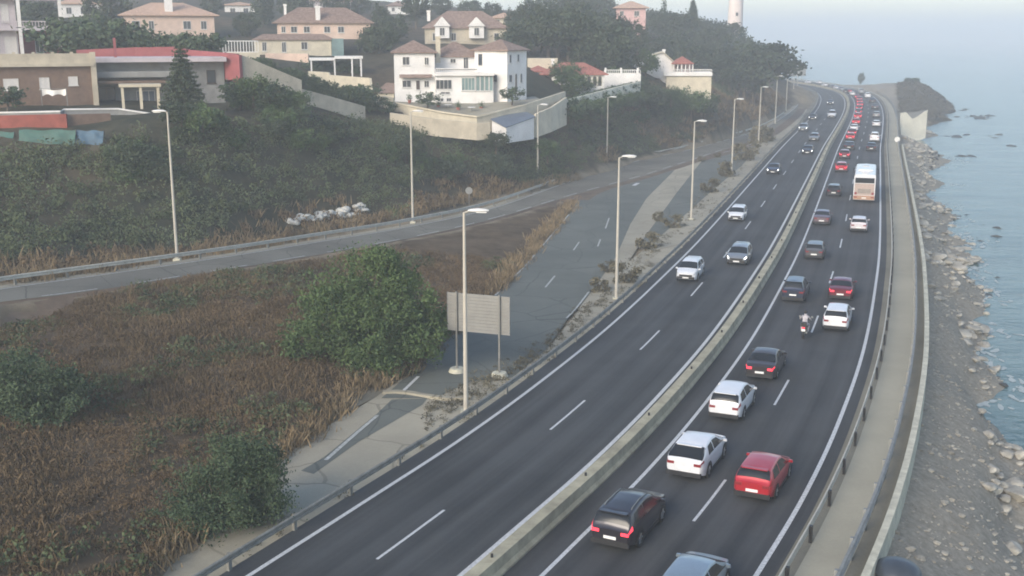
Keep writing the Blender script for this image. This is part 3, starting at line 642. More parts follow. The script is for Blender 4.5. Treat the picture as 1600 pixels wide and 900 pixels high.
# grass tufts at the edge of the slip road and the verges
edge = []
for a, b, n in [((772, 455), (895, 320), 240), ((560, 605), (640, 580), 60), ((240, 885), (560, 612), 200), ((480, 366), (900, 276), 260), ((20, 440), (470, 374), 240)]:
    for _ in range(n):
        t = random.random(); edge.append(ground_at(a[0] + (b[0] - a[0]) * t + random.gauss(0, 6), a[1] + (b[1] - a[1]) * t + random.gauss(0, 4)))
grass('edge_grass', np.array(edge), 22, .6, M['leaf_straw'], w=.03)

wd_ = []
for _ in range(420):
    t = random.random(); wd_.append((*G(660 + 540 * t + random.gauss(0, 5) , np.interp(660 + 540 * t, [660, 770, 862, 940, 1000, 1060, 1130, 1200], [652, 592, 537, 470, 412, 352, 282, 214]) + random.gauss(0, 9))[:2], -.02))
for _ in range(150):
    u = random.uniform(22, 300); q = at_s(RL, RLS, np.interp(u, RL[:, 1], RLS)); i = int(np.abs(RL[:, 1] - u).argmin()); nn = normals2(RL[max(i - 1, 0):i + 2])[1 if i else 0]; o_ = -11.2 + random.gauss(0, .2); wd_.append((q[0] + nn[0] * o_, q[1] + nn[1] * o_, -.02))
wd_ = np.array(wd_); brush('verge_weeds', wd_, 26, .13, .32, .3, M['leaf_verge'], 'stuff', RNG, .6, 2.5)
# ------------------------------------------------------------------ the big bushes
def big_bush(name, label, px, py, wd, hgt, dep, n, m, leaf, seed, lobes):
    rng = np.random.default_rng(seed); g = ground_at(px, py); t = thing(name, label, 'bush', g)
    ps, ts, stems = [], [], MB()
    for (lx, ly, lz, sx, sy, sz, share) in lobes:
        p, tn, c = crown_points(int(n * share), 40, sx * wd / 2, sy * dep / 2, sz * hgt / 2, lz * hgt, rng, 0, .5, .3)
        p[:, :2] += (lx * wd, ly * dep); ok = p[:, 2] > .02; ps.append(p[ok]); ts.append(tn[ok])
        for e in c[:7]: stems.tube([(lx * wd * .5, ly * dep * .5, -.3), (lx * wd * .8, ly * dep * .8, lz * hgt * .5), (e[0] + lx * wd, e[1] + ly * dep, max(e[2], .3))], [.09, .06, .015], 5, False)
    for _ in range(90):                                   # ragged shoots beyond the crown's outline
        q = ps[0 if rng.random() < .5 else -1]; o_ = q[rng.integers(len(q))] if rng.random() < .4 else np.concatenate(ps)[rng.integers(sum(map(len, ps)))]
        c0 = np.array([0, 0, hgt * .4]); dr = (o_ - c0) / (np.linalg.norm(o_ - c0) + 1e-6) + rng.normal(size=3) * .35 + [0, 0, .25]; ln = rng.uniform(.3, .9) * hgt / 5; k_ = int(rng.integers(14, 34))
        pp = o_ + dr * (rng.random(k_) * ln)[:, None] + rng.normal(size=(k_, 3)) * .07; pp = pp[pp[:, 2] > .05]; ps.append(pp); ts.append(np.full(len(pp), rng.random()))
    p = np.concatenate(ps); link('crown', quads_mesh('crown', leaf_quads(p, leaf * (.6 + .8 * rng.random(len(p))), .15, 1.9, rng), m, np.concatenate(ts)), t)
    stems.build('trunk', M['bark'], t); return t
big_bush('bush', 'large spreading green bush beside the slip road, behind the big sign board', 582, 574, 9.4, 7.0, 7, 46000, M['leaf_bush'], .20, 11,
         [(-.24, .1, .40, .46, .8, .85, .2), (.02, .2, .62, .5, .8, .75, .22), (.19, .1, .48, .46, .8, .75, .17), (.36, .1, .27, .30, .6, .5, .1), (-.02, -.15, .3, .6, .6, .6, .2), (-.44, 0, .22, .26, .5, .42, .06), (.08, .1, .92, .22, .4, .26, .05)])
big_bush('bush', 'rounded grey green bush on the slope at the bottom, by the concrete verge', 368, 828, 4.9, 4.0, 4.4, 26000, M['leaf_bush_grey'], .125, 12,
         [(0, 0, .45, .95, .95, .98, .6), (.12, .1, .6, .6, .6, .7, .2), (-.15, -.1, .36, .65, .65, .7, .2)])
big_bush('bush', 'dark green bush cut by the edge of the dry slope below the ramp', 30, 655, 6.2, 3.6, 5, 20000, M['leaf_bush_grey'], .16, 13,
         [(-.1, 0, .45, .8, .9, .95, .6), (.22, .0, .35, .6, .7, .7, .4)])
# dry shrubs on the paved strip between slip road and motorway
for k, (px, py, h, lab) in enumerate([(975, 440, 1.5, 'tufty dry shrub at the foot of the second lamp post of the verge'), (935, 455, 1.1, 'low dry shrub at the tip of the paved strip'), (952, 425, 1.0, 'small dry shrub on the paved strip between two larger ones'),
        (1012, 388, 1.5, 'round dry shrub standing alone on the paved strip'), (1052, 355, 1.3, 'round dry shrub near the edge of the old asphalt patch'), (1030, 345, 1.0, 'thin dry shrub at the crack beside the old asphalt patch'),
        (1110, 300, 1.7, 'spreading dry shrub beyond the third lamp post of the verge'), (1135, 275, 2.0, 'dry bush before the fourth lamp post of the verge'), (1160, 250, 2.6, 'bushy brown shrub past the fourth lamp post of the verge'),
        (1174, 240, 2.2, 'brown shrub close to the motorway guard rail on the narrowing verge'), (1188, 222, 3.0, 'dense dark shrub at the foot of the fifth lamp post of the verge'), (1200, 220, 2.4, 'dark shrub right of the fifth lamp post of the verge'),
        (1095, 252, .8, 'little shrub on the line between ramp and old asphalt'), (1122, 246, .8, 'second little shrub on the line beside the ramp')]):
    plant('vergebush', 'shrub', lab, 'shrub', (*G(px, py)[:2], -.02), h, .95, 'dry shrubs on the paved verge')
# ------------------------------------------------------------------ vehicles
CARS = {   # length, width, ground clearance, top line, belt line, plan width, wheel radius, wheelbase ends
 'suv': dict(L=4.45, W=1.86, z0=.24, top=[(-2.22, .98), (-2.16, 1.08), (-1.98, 1.44), (-1.80, 1.57), (-.9, 1.645), (-.1, 1.66), (.50, 1.56), (1.42, 1.10), (2.0, .99), (2.22, .86)],
            belt=[(-2.22, .94), (-2.0, 1.10), (-1.0, 1.06), (1.42, .99), (2.0, .90), (2.22, .80)], wr=.37, ax=(-1.30, 1.34)),
 'coupe': dict(L=4.45, W=1.88, z0=.22, top=[(-2.22, 1.00), (-2.12, 1.08), (-1.50, 1.43), (-1.05, 1.53), (-.2, 1.58), (.45, 1.50), (1.40, 1.05), (2.0, .94), (2.22, .80)],
            belt=[(-2.22, .96), (-2.0, 1.07), (-1.0, 1.03), (1.40, .96), (2.0, .86), (2.22, .74)], wr=.37, ax=(-1.30, 1.34)),
 'hatch': dict(L=4.1, W=1.78, z0=.20, top=[(-2.05, .92), (-1.98, 1.02), (-1.78, 1.34), (-1.58, 1.44), (-.7, 1.49), (-.1, 1.49), (.45, 1.40), (1.35, .96), (1.85, .85), (2.05, .72)],
            belt=[(-2.05, .88), (-1.85, .99), (-1.0, .95), (1.35, .87), (1.85, .77), (2.05, .66)], wr=.325, ax=(-1.22, 1.26)),
 'sedan': dict(L=4.6, W=1.82, z0=.20, top=[(-2.3, .92), (-2.15, 1.01), (-1.72, 1.05), (-1.05, 1.36), (-.65, 1.43), (.0, 1.45), (.40, 1.38), (1.34, .95), (2.0, .85), (2.3, .70)],
            belt=[(-2.3, .86), (-2.1, .95), (-1.0, .93), (1.34, .87), (2.0, .78), (2.3, .64)], wr=.32, ax=(-1.35, 1.40)),
 'mpv': dict(L=4.4, W=1.82, z0=.20, top=[(-2.2, 1.02), (-2.12, 1.12), (-1.92, 1.55), (-1.70, 1.66), (-.2, 1.70), (.55, 1.58), (1.42, 1.05), (2.0, .90), (2.2, .74)],
            belt=[(-2.2, .94), (-2.0, 1.0), (-1.0, .98), (1.42, .94), (2.0, .82), (2.2, .66)], wr=.32, ax=(-1.28, 1.36)),
 'van': dict(L=4.8, W=1.92, z0=.24, top=[(-2.4, 1.18), (-2.36, 1.35), (-2.26, 1.78), (-2.1, 1.88), (-.2, 1.92), (.9, 1.84), (1.62, 1.18), (2.15, 1.02), (2.4, .80)],
            belt=[(-2.4, 1.08), (-2.2, 1.10), (-1.0, 1.10), (1.62, 1.05), (2.15, .92), (2.4, .72)], wr=.33, ax=(-1.42, 1.52)),
}
class Shape:
    """the body as a surface over length u and girth v (0 floor centre ... 8 roof centre)"""
    def __init__(s, d):
        s.d = d; L = d['L']; s.us = np.linspace(-L / 2, L / 2, 61)
        def sm(lst, k=3):
            a, b = zip(*lst); y = np.interp(s.us, a, b)
            for _ in range(k): y[1:-1] = .25 * y[:-2] + .5 * y[1:-1] + .25 * y[2:]
            return y
        s.top = sm(d['top']); s.belt = np.minimum(sm(d['belt']), s.top - .015)
        h = L / 2; s.w = d['W'] / 2 * sm([(-h, .86), (-h + .10, .93), (-h + .4, .975), (-h + .9, 1), (h - .9, 1), (h - .4, .95), (h - .12, .86), (h, .70)], 2)
        s.z0 = sm([(-h, d['z0'] + .16), (-h + .5, d['z0']), (h - .5, d['z0']), (h, d['z0'] + .06)])
        s.R = [s.ring(i) for i in range(61)]
    def ring(s, i):
        w, t, b, z0 = s.w[i], s.top[i], s.belt[i], s.z0[i]; g = t - b
        wr = w * .965 - g * .42; e = min(1, g / .35)
        q = np.array([(0, z0), (w * .86, z0), (w * .965, z0 + .10), (w, z0 + (b - z0) * .42), (w * .985, z0 + (b - z0) * .72), (w * .955, b),
                         (wr + .03 * e, t - .10 * e - .012 * (1 - e)), (wr - .10 * e - .10 * (1 - e), t - .012 * e - .004), (0, t + .02)])
        e_ = np.vstack([[-q[1][0], q[1][1]], q, [-q[-2][0], q[-2][1]]]); o = []          # rounded: three spans between neighbours
        for k in range(8):
            a, b_, c, d_ = e_[k], e_[k + 1], e_[k + 2], e_[k + 3]
            for f in (0, 1 / 3, 2 / 3): o.append(.5 * (2 * b_ + (c - a) * f + (2 * a - 5 * b_ + 4 * c - d_) * f * f + (3 * b_ - 3 * c + d_ - a) * f ** 3))
        return np.array(o + [q[-1]])
    def S(s, u, v):
        x = (u + s.d['L'] / 2) / s.d['L'] * 60; i = int(np.clip(math.floor(x), 0, 59)); f = x - i
        r = s.R[i] * (1 - f) + s.R[i + 1] * f; v = v * 3; k = int(np.clip(math.floor(v), 0, 23)); g = v - k
        q = r[k] * (1 - g) + r[k + 1] * g; return np.array([q[0], u, q[1]])
    def N(s, u, v):
        e = .02; du = s.S(min(u + e, s.d['L'] / 2), v) - s.S(max(u - e, -s.d['L'] / 2), v); dv = s.S(u, min(v + e, 8)) - s.S(u, max(v - e, 0)); n = np.cross(du, dv); return n / (np.linalg.norm(n) + 1e-9)
    def body(s):
        vs, fs = [], []; m = 17
        for i in range(61):
            r = s.R[i]; full = [tuple(q) for q in r] + [(-q[0], q[1]) for q in r[-2:0:-1]]; m = len(full)
            vs += [(x, s.us[i], z) for x, z in full]
        for i in range(60):
            for k in range(m): fs.append((i * m + k, (i + 1) * m + k, (i + 1) * m + (k + 1) % m, i * m + (k + 1) % m))
        for i, sg in ((0, -1), (60, 1)):          # rounded ends
            base = i * m; cz = np.mean([vs[base + k][2] for k in range(m)]); o = len(vs)
            vs += [(vs[base + k][0] * .93, s.us[i] + sg * .05, cz + (vs[base + k][2] - cz) * .88) for k in range(m)]
            for k in range(m):
                q = (base + k, base + (k + 1) % m, o + (k + 1) % m, o + k); fs.append(q if sg < 0 else q[::-1])
            q = tuple(range(o, o + m)); fs.append(q if sg > 0 else q[::-1])
        b = MB(); b.v = vs; b.f = fs; return b
    def patch(s, u0, u1, v0, v1, off=.008, nu=8, nv=3, both=False, side=1, wrap=False):
        """a panel lying just proud of the body; u limits may be pairs (at v0, at v1)"""
        u0 = u0 if isinstance(u0, tuple) else (u0, u0); u1 = u1 if isinstance(u1, tuple) else (u1, u1); b = MB()
        def row(v, sg):
            t = (v - v0) / (v1 - v0 + 1e-9); a = u0[0] * (1 - t) + u0[1] * t; c = u1[0] * (1 - t) + u1[1] * t
            o = []
            for k in range(nu + 1):
                u = a + (c - a) * k / nu; q = s.S(u, v) + s.N(u, v) * off * (1 if s.N(u, v)[0] >= -.001 else 1); o.append((q[0] * sg, q[1], q[2]))
            return o
        if wrap: rows = [row(v, 1) for v in np.linspace(v0, v1, nv + 1)] + [row(v, -1) for v in np.linspace(v1, v0, nv + 1)[1:]]
        else: rows = [row(v, side) for v in np.linspace(v0, v1, nv + 1)]
        n = nu + 1; vs = [q for r in rows for q in r]
        fs = [(j * n + k, j * n + k + 1, (j + 1) * n + k + 1, (j + 1) * n + k) for j in range(len(rows) - 1) for k in range(nu)]
        if side < 0 and not wrap: fs = [f[::-1] for f in fs]
        return b.add(vs, fs)
SHAPES = {k: Shape(v) for k, v in CARS.items()}
WHEEL = {}
def wheel_mesh(r):
    if r not in WHEEL:
        t = MB(); n = 20; prof = [(-.10, r * .62), (-.10, r * .93), (-.07, r), (.07, r), (.10, r * .93), (.105, r * .66), (.06, r * .62)]
        vs = [(a, rr * math.cos(2 * math.pi * k / n), rr * math.sin(2 * math.pi * k / n)) for k in range(n) for a, rr in prof]; p = len(prof)
        t.add(vs, [(k * p + j, ((k + 1) % n) * p + j, ((k + 1) % n) * p + j + 1, k * p + j + 1) for k in range(n) for j in range(p - 1)])
        rim = MB(); rim.disc((.06, 0, 0), r * .64, (1, 0, 0), .02, 18)
        for k in range(5):
            a = 2 * math.pi * k / 5; rim.add([(.07, math.cos(a + d) * r * q, math.sin(a + d) * r * q) for d, q in ((-.35, .12), (.35, .12), (.16, .62), (-.16, .62))] + [(.098, math.cos(a + d) * r * q, math.sin(a + d) * r * q) for d, q in ((-.3, .12), (.3, .12), (.13, .62), (-.13, .62))], [(4, 5, 6, 7), (0, 4, 7, 3), (5, 1, 2, 6), (3, 7, 6, 2)])
        WHEEL[r] = (t.mesh('tyre', M['tyre'], 40), rim.mesh('rim', M['rim'], 30))
    return WHEEL[r]
MESHES = {}
def shared(key, fn):
    if key not in MESHES: MESHES[key] = fn()
    return MESHES[key]
PAINT = {}
def paint(name, col, metal=.3, rough=.35):
    if name not in PAINT:
        PAINT[name] = mat('car paint ' + name, col, rough, .06, 1.5, metal=metal, coat=.6)
    return PAINT[name]
def car(kind, col, label, loc, rz, detail=2, tail=0, head=0, rails=False, roof=None, name='car', cat='car', group=None, plate=True, sc=1.0):
    d = CARS[kind]; s = SHAPES[kind]; t = thing(name, label, cat, loc, rz, group); t.scale = (sc, sc, sc); L, W = d['L'], d['W']; h = L / 2
    def part(nm, fn, m=None, smooth=35, parent=None, own=None):
        me = shared((kind, own or nm), lambda: fn().mesh(nm, m or M['black'], smooth)); o = link(nm, me, parent or t)
        if m is not None and me.materials[0] is not m: o.material_slots[0].link = 'OBJECT'; o.material_slots[0].material = m
        return o
    b = part('body', s.body, col, 42)
    T = d['top']; ci = [i for i, q in enumerate(T) if q[0] > .2][0]
    ws0, ws1 = T[ci][0] + .02, T[ci + 1][0] - .06
    back = {'suv': (-2.12, -1.84), 'coupe': (-2.10, -1.34), 'hatch': (-1.94, -1.63), 'sedan': (-1.66, -.98), 'mpv': (-2.09, -1.78), 'van': (-2.34, -2.18)}[kind]
    part('windscreen', lambda: s.patch(ws0, ws1, 6.25, 8, .006, 6, 4, wrap=True), M['glass'], 60)
    part('rear_window', lambda: s.patch(back[0], back[1], (6.35), 8, .006, 6, 4, wrap=True), M['glass'], 60)
    if detail >= 1:
        part('front_bumper', lambda: MB().box(-W * .40, W * .40, h - .02, h + .07, d['z0'] + .10, d['z0'] + .30), M['black'], None)
        part('rear_bumper', lambda: MB().box(-W * .43, W * .43, -h - .085, -h + .06, d['z0'] + .06, d['z0'] + .27), M['black'], None)
        for sg in (1, -1):
            mid = (ws0 + back[1]) / 2 + .05
            part('side_window', lambda: s.patch((mid + .05, mid + .05), (ws1 - .08, ws0 - .06), 5.1, 5.95, .006, 8, 3, side=sg), M['glass'], 60, own=('swf', sg))
            part('side_window', lambda: s.patch((back[1] + (.08 if kind != 'sedan' else -.1), back[1] + .28), (mid - .05, mid - .05), 5.1, 5.95, .006, 8, 3, side=sg), M['glass'], 60, own=('swr', sg))
            tm = {0: M['tail'], 1: M['tail_on']}[tail]; zt = float(np.interp(-h, s.us, s.top)) - .10
            part('tail_light', lambda: MB().box(sg * W * .25 if sg > 0 else -W * .42, W * .42 if sg > 0 else -W * .25, -h - .07, -h + .1, zt - .09, zt + .035), tm, None, own=('tl', sg))
            part('tail_light_side', lambda: s.patch(-h + .0, -h + .24, 4.55, 5.35, .014, 5, 3, side=sg), tm, 60, own=('tls', sg))
            part('headlight', lambda: s.patch(h - .34, h - .04, 4.35, 5.6, .012, 4, 3, side=sg), M['lamp_on'] if head else M['headlamp'], 60, own=('hl', sg))
            part('mirror', lambda: MB().add([(sg * (W / 2 - .04) + x * sg, ws1 - .22 + y, 1.0 * d['belt'][3][1] + z) for x, y, z in [(0, 0, 0), (.2, -.03, .02), (.2, .06, .02), (0, .12, 0), (.02, 0, .13), (.18, -.03, .13), (.18, .06, .13), (.02, .1, .12)]], [(0, 3, 2, 1), (4, 5, 6, 7), (0, 1, 5, 4), (1, 2, 6, 5), (2, 3, 7, 6), (3, 0, 4, 7)]), col, 30, own=('mir', sg))
        if plate:
            part('number_plate', lambda: MB().box(-.26, .26, -h - .085, -h - .04, zt - .31, zt - .195), M['plate'], None)
            part('front_plate', lambda: MB().box(-.26, .26, h + .055, h + .085, d['z0'] + .17, d['z0'] + .28), M['plate'], None)
        if kind != 'sedan': part('spoiler', lambda: MB().box(-W * .31, W * .31, back[1] - .16, back[1] + .10, float(np.interp(back[1] + .05, s.us, s.top)) - .015, float(np.interp(back[1] + .05, s.us, s.top)) + .025), col, None)
        part('grille', lambda: MB().box(-W * .30, W * .30, h - .02, h + .068, d['z0'] + .31, d['z0'] + .48), M['black'], None)
        tm_, rm_ = wheel_mesh(d['wr'])
        for ay in d['ax']:
            for sg in (1, -1):
                wo_ = bpy.data.objects.new('wheel', None); COL.objects.link(wo_); wo_.parent = t; wo_.location = (sg * (W / 2 - .085), ay, d['wr']); wo_.rotation_euler.z = 0 if sg > 0 else math.pi
                link('tyre', tm_, wo_); link('rim', rm_, wo_)
        for ay in d['ax']:
            for sg in (1, -1):
                def arch(ay=ay, sg=sg):
                    b_ = MB(); n = 14; vs = []
                    for k in range(n + 1):
                        a = math.pi * (-.04 + 1.08 * k / n)
                        for rr in (d['wr'] * .9, d['wr'] * 1.2): vs.append((sg * (W / 2 + .006), ay + rr * math.cos(a), d['wr'] + rr * math.sin(a)))
                    return b_.add(vs, [(2 * k, 2 * k + 1, 2 * k + 3, 2 * k + 2) for k in range(n)])
                part('wheel_arch', arch, M['black'], None, own=('arch', ay, sg))
        part('sill', lambda: MB().box(-W / 2 + .01, W / 2 - .01, d['ax'][0] + .4, d['ax'][1] - .4, d['z0'] - .04, d['z0'] + .09), M['black'], None)
    if rails:
        for sg in (1, -1): part('roof_rail', lambda: MB().tube([tuple(s.S(u, 7.0) * np.array([sg, 1, 1]) + np.array([0, 0, z])) for u, z in ((-1.45, .0), (-1.35, .05), (-.5, .05), (.25, .05), (.35, 0))], .022, 6), M['steel'], 40, own=('rail', sg))
    if roof is not None: part('roof_panel', lambda: s.patch(back[1] + .15, ws0 - .1, 7.0, 8, .006, 8, 2, wrap=True), roof, 60)
    return t
def place(px, py, L, away=True, off=None, z=0.):
    """stand a vehicle with the middle of its near end at this point of the road, heading along the lane"""
    g = G(px, py, z); s_, o_, hd = road_frame(g)
    if off is not None:
        q = at_s(RL, RLS, s_); n = np.array([math.cos(hd), math.sin(hd)]); g = np.array([q[0] + n[0] * off, q[1] + n[1] * off, z])
    v = np.array([-math.sin(hd), math.cos(hd), 0]); c = g + v * L / 2
    c[2] = z + .006; return c, hd if away else hd + math.pi, o_
WHITE = paint('white', (.72, .73, .75), .05, .35); DARK = paint('charcoal', (.028, .026, .034), .3, .3); RED = paint('red', (.42, .018, .03), .2, .3)
SILVER = paint('silver', (.33, .35, .37), .6, .35); BLUEGREY = paint('blue grey', (.27, .33, .38), .5, .35); GREY = paint('grey', (.10, .105, .115), .5, .35)
BROWN = paint('dark brown', (.05, .042, .045), .4, .35); WINE = paint('wine red', (.16, .022, .035), .3, .35); PINKISH = paint('mauve grey', (.16, .12, .14), .4, .35)
BLACKP = paint('black', (.016, .016, .02), .2, .3); BLUEP = paint('dark blue', (.03, .04, .07), .4, .3); PALEP = paint('pale', (.62, .58, .60), .05, .4)
LOG = []
def put(kind, col, label, px, py, away=True, **k):
    c, hd, o = place(px, py, CARS[kind]['L'] * k.get('sc', 1), away); LOG.append((label, round(o, 1), round(float(np.hypot(c[0], c[1])))))
    return car(kind, col, label, c, hd, **k)
# seaward carriageway, tails towards us
put('hatch', BLUEGREY, 'blue grey hatchback cut by the bottom edge, nearest car of the seaward lanes', 1054, 972, name='car')
put('suv', DARK, 'charcoal SUV with lit brake lights and silver roof rails, nearest in the left lane', 953, 862, tail=1, rails=True)
put('hatch', RED, 'bright red hatchback beside a white coupe-like SUV', 1174, 785, tail=0, sc=1.02)
put('coupe', WHITE, 'white sloping-back SUV with a black rear window, left of the red hatchback', 1068, 752)
put('suv', WHITE, 'white crossover with a wide dark rear window, behind the dark sedan with brake lights', 1130, 660, sc=.98)
put('sedan', BROWN, 'dark brown sedan with a white plate and lit brake lights', 1186, 596, tail=1)
put('suv', WHITE, 'white SUV with a dark rear window in the right lane, beside the motorcycle', 1304, 520, sc=.97)
put('mpv', BLUEP, 'dark people carrier in the left lane, ahead of the motorcycle', 1238, 474, tail=0)
put('sedan', WINE, 'wine red car with lit brake lights in the right lane ahead of the white SUV', 1312, 471, tail=1)
put('hatch', GREY, 'grey hatchback with white plate alone in the left lane', 1271, 407)
put('sedan', PINKISH, 'mauve grey saloon in the left lane level with the small white hatchback', 1283, 353, tail=0)
put('hatch', PALEP, 'small white hatchback in the right lane behind the bus', 1341, 364)
put('hatch', BLACKP, 'dark hatchback to the left of the bus', 1302, 308)
put('hatch', RED, 'red car with bright brake lights in the left lane, level with the bus front', 1314, 270, tail=1)
put('hatch', WINE, 'dark red car just ahead of the bright braking car beside the bus', 1319, 249, tail=1, detail=1)
put('sedan', BLACKP, 'black saloon third in the queue ahead of the bus in the left lane', 1326, 235, detail=1)
put('hatch', RED, 'red braking car in the left lane behind the small white car', 1328, 220, tail=1, detail=1)
put('hatch', WHITE, 'small white car between two red braking cars in the left lane', 1334, 206, detail=1)
put('suv', RED, 'red car with glowing tail lights beside the white hatchback far along the left lane', 1340, 187, tail=1, detail=1)
put('sedan', BLACKP, 'black car in the right lane close behind the white van', 1361, 237, detail=1)
put('van', WHITE, 'white van in the right lane ahead of the bus', 1366, 223, detail=1)
put('hatch', WHITE, 'white car ahead of the white van in the right lane', 1369, 199, detail=1)
for px, py, c, k, lab, tl in [(1342, 173, WINE, 'hatch', 'wine red car in the far queue under the lone pine', 1), (1343, 163, RED, 'hatch', 'red car in the far queue beyond the wine red one', 1), (1340, 155, RED, 'sedan', 'red saloon at the far bend of the left lane', 1),
        (1367, 171, GREY, 'sedan', 'grey saloon far along the right lane', 0), (1356, 154, WHITE, 'van', 'white van at the far bend in the right lane', 0), (1346, 147, SILVER, 'van', 'silver van ahead of the white van at the far bend', 0),
        (1332, 150, WHITE, 'hatch', 'white hatchback at the inner side of the far bend', 0), (1321, 147, BLACKP, 'van', 'black van in the far queue past the bend', 0), (1315, 142, SILVER, 'sedan', 'silver saloon in the far queue past the bend', 0)]:
    put(k, c, lab, px, py, tail=tl, detail=1)
for px, py, c, k, lab in [(1302, 138.5, GREY, 'sedan', 'grey saloon, first of the row of cars on the horizon road'), (1290, 135.5, WHITE, 'hatch', 'white hatchback second of the row of cars on the horizon road'), (1281, 131.5, WHITE, 'hatch', 'white hatchback third of the row of cars on the horizon road'), (1264, 131, WHITE, 'sedan', 'white saloon last of the row of cars on the horizon road')]:
    c_, hd, o = place(px, py, 4); LOG.append((lab, round(o, 1), 0)); car(k, c, lab, c_, hd, detail=1, group='cars on the far bend')
for px, py, c, k, lab, tl in [(1331, 213, WINE, 'hatch', 'wine red car squeezed in the left lane queue behind the small white car', 1), (1337, 195.5, RED, 'hatch', 'red car right ahead of the small white car in the left lane queue', 1), (1341, 179, BLACKP, 'hatch', 'black car with brake lights between red cars of the far left lane queue', 1), (1343.5, 167.5, RED, 'sedan', 'red saloon nose to tail in the far left lane queue', 1), (1342.5, 158.5, WINE, 'hatch', 'wine red car last before the bend of the left lane', 1),
        (1369, 184, SILVER, 'hatch', 'silver car midway between the two far vans of the right lane', 0), (1363, 161, BLACKP, 'sedan', 'black saloon just behind the far white van', 0), (1327, 146, RED, 'hatch', 'red car entering the far bend', 1), (1308, 140, WHITE, 'sedan', 'white saloon between silver and grey cars past the bend', 0)]:
    put(k, c, lab, px, py, tail=tl, detail=1)
# landward carriageway, fronts towards us
put('suv', WHITE, 'white oncoming SUV with black grille near the edge line', 1071, 442, False, sc=.96)
put('hatch', SILVER, 'silver oncoming hatchback with one glaring headlight', 1150, 416, False, head=1, sc=1.05)
put('hatch', WHITE, 'white oncoming hatchback behind the silver one', 1149, 347, False)
put('sedan', BLUEP, 'dark blue oncoming saloon with lit headlights', 1207, 273, False, head=1)
put('sedan', BLACKP, 'black oncoming car with lit headlights behind a silver one', 1261, 242, False, head=1, detail=1)
put('hatch', SILVER, 'silver oncoming car between two dark cars with headlights', 1271, 221, False, head=0, detail=1)
put('suv', SILVER, 'pale oncoming SUV with blazing headlights at the inner lane', 1254, 206, False, head=1, detail=1)
put('sedan', BLACKP, 'black oncoming car far off with two headlight dots', 1269, 188, False, head=1, detail=1)
put('van', WHITE, 'white oncoming van with a dark windscreen', 1299, 185, False, detail=1)
put('sedan', GREY, 'grey oncoming car with headlights behind the white van', 1297, 164, False, head=1, detail=1)

# the coach
def coach(px, py):
    L, W, Hh = 12.0, 2.5, 3.45; c, hd, o = place(px, py, L); LOG.append(('coach', o, 0))
    t = thing('coach', 'white roofed coach with a pale orange back in the right lane, the only bus', 'bus', c, hd)
    def prism(y0, y1, z0, z1, w, r, nm, m, crown=.06):
        prof = [(-w, z0), (-w, z1 - r), (-w + r * .3, z1 - r * .3), (-w + r, z1), (0, z1 + crown), (w - r, z1), (w - r * .3, z1 - r * .3), (w, z1 - r), (w, z0)]
        vs = [(x, y, z) for y in (y0, y1) for x, z in prof]; n = len(prof)
        MB().add(vs, [(k, k + n, (k + 1) % n + n, (k + 1) % n) for k in range(n)] + [tuple(range(n)), tuple(range(2 * n - 1, n - 1, -1))]).build(nm, m, t, 35)
    white = paint('coach white', (.70, .71, .74), .05, .4); low = paint('coach beige', (.42, .33, .29), .1, .45); org = paint('coach orange', (.42, .25, .16), .1, .45)
    prism(-L / 2, L / 2, .35, Hh, W / 2, .22, 'body', white)
    MB().box(-W / 2 + .10, W / 2 - .10, -L / 2 - .03, -L / 2 + .02, .95, 2.35).build('rear_panel', low, t)
    MB().box(-W / 2 + .03, W / 2 - .03, -L / 2 - .08, -L / 2 + .02, .40, .90).build('rear_bumper', org, t)
    MB().box(-W / 2 + .12, W / 2 - .12, -L / 2 - .035, -L / 2 + .02, 2.42, 3.05).build('rear_window', M['glass'], t)
    for k in range(4): MB().box(-.75, .75, -L / 2 - .05, -L / 2 - .03, 1.2 + .14 * k, 1.28 + .14 * k).build('vent_slat', M['dull_steel'], t)
    for sg in (1, -1):
        for k in range(6): MB().box(sg * W / 2 - .012, sg * W / 2 + .012, -L / 2 + .5 + 1.85 * k, -L / 2 + 2.25 + 1.85 * k, 1.75, 2.85).build('side_window', M['glass'], t)
        MB().box(min(sg * .86, sg * 1.14), max(sg * .86, sg * 1.14), -L / 2 - .05, -L / 2, 1.0, 1.3).build('tail_light', M['tail'], t)
        MB().box(min(sg * .8, sg * 1.16), max(sg * .8, sg * 1.16), -L / 2 - .10, -L / 2 - .07, .62, .76).build('tail_light', M['tail'], t)
        MB().tube([(sg * W / 2, L / 2 - .2, 2.9), (sg * (W / 2 + .3), L / 2 + .15, 2.8), (sg * (W / 2 + .32), L / 2 + .15, 2.2)], .07, 6).build('mirror', M['black'], t)
        for ay in (-L / 2 + 2.6, L / 2 - 2.8):
            w_ = bpy.data.objects.new('wheel', None); COL.objects.link(w_); w_.parent = t; w_.location = (sg * (W / 2 - .1), ay, .48); w_.rotation_euler.z = 0 if sg > 0 else math.pi
            for m_ in wheel_mesh(.48): link(m_.name, m_, w_).name = m_.name
    MB().box(-.85, .85, -2.6, .4, Hh + .05, Hh + .24).build('air_conditioner', white, t); MB().box(-.4, .4, 2.4, 3.2, Hh + .05, Hh + .12).build('roof_hatch', M['shutter'], t); MB().box(-.4, .4, -5, -4.2, Hh + .05, Hh + .12).build('roof_hatch', M['shutter'], t)
    MB().box(-W / 2 + .1, W / 2 - .1, L / 2 - .02, L / 2 + .03, 1.3, 3.0).build('windscreen', M['glass'], t)
    MB().box(-.26, .26, -L / 2 - .1, -L / 2 - .08, .55, .67).build('number_plate', M['plate'], t)
coach(1349, 317)

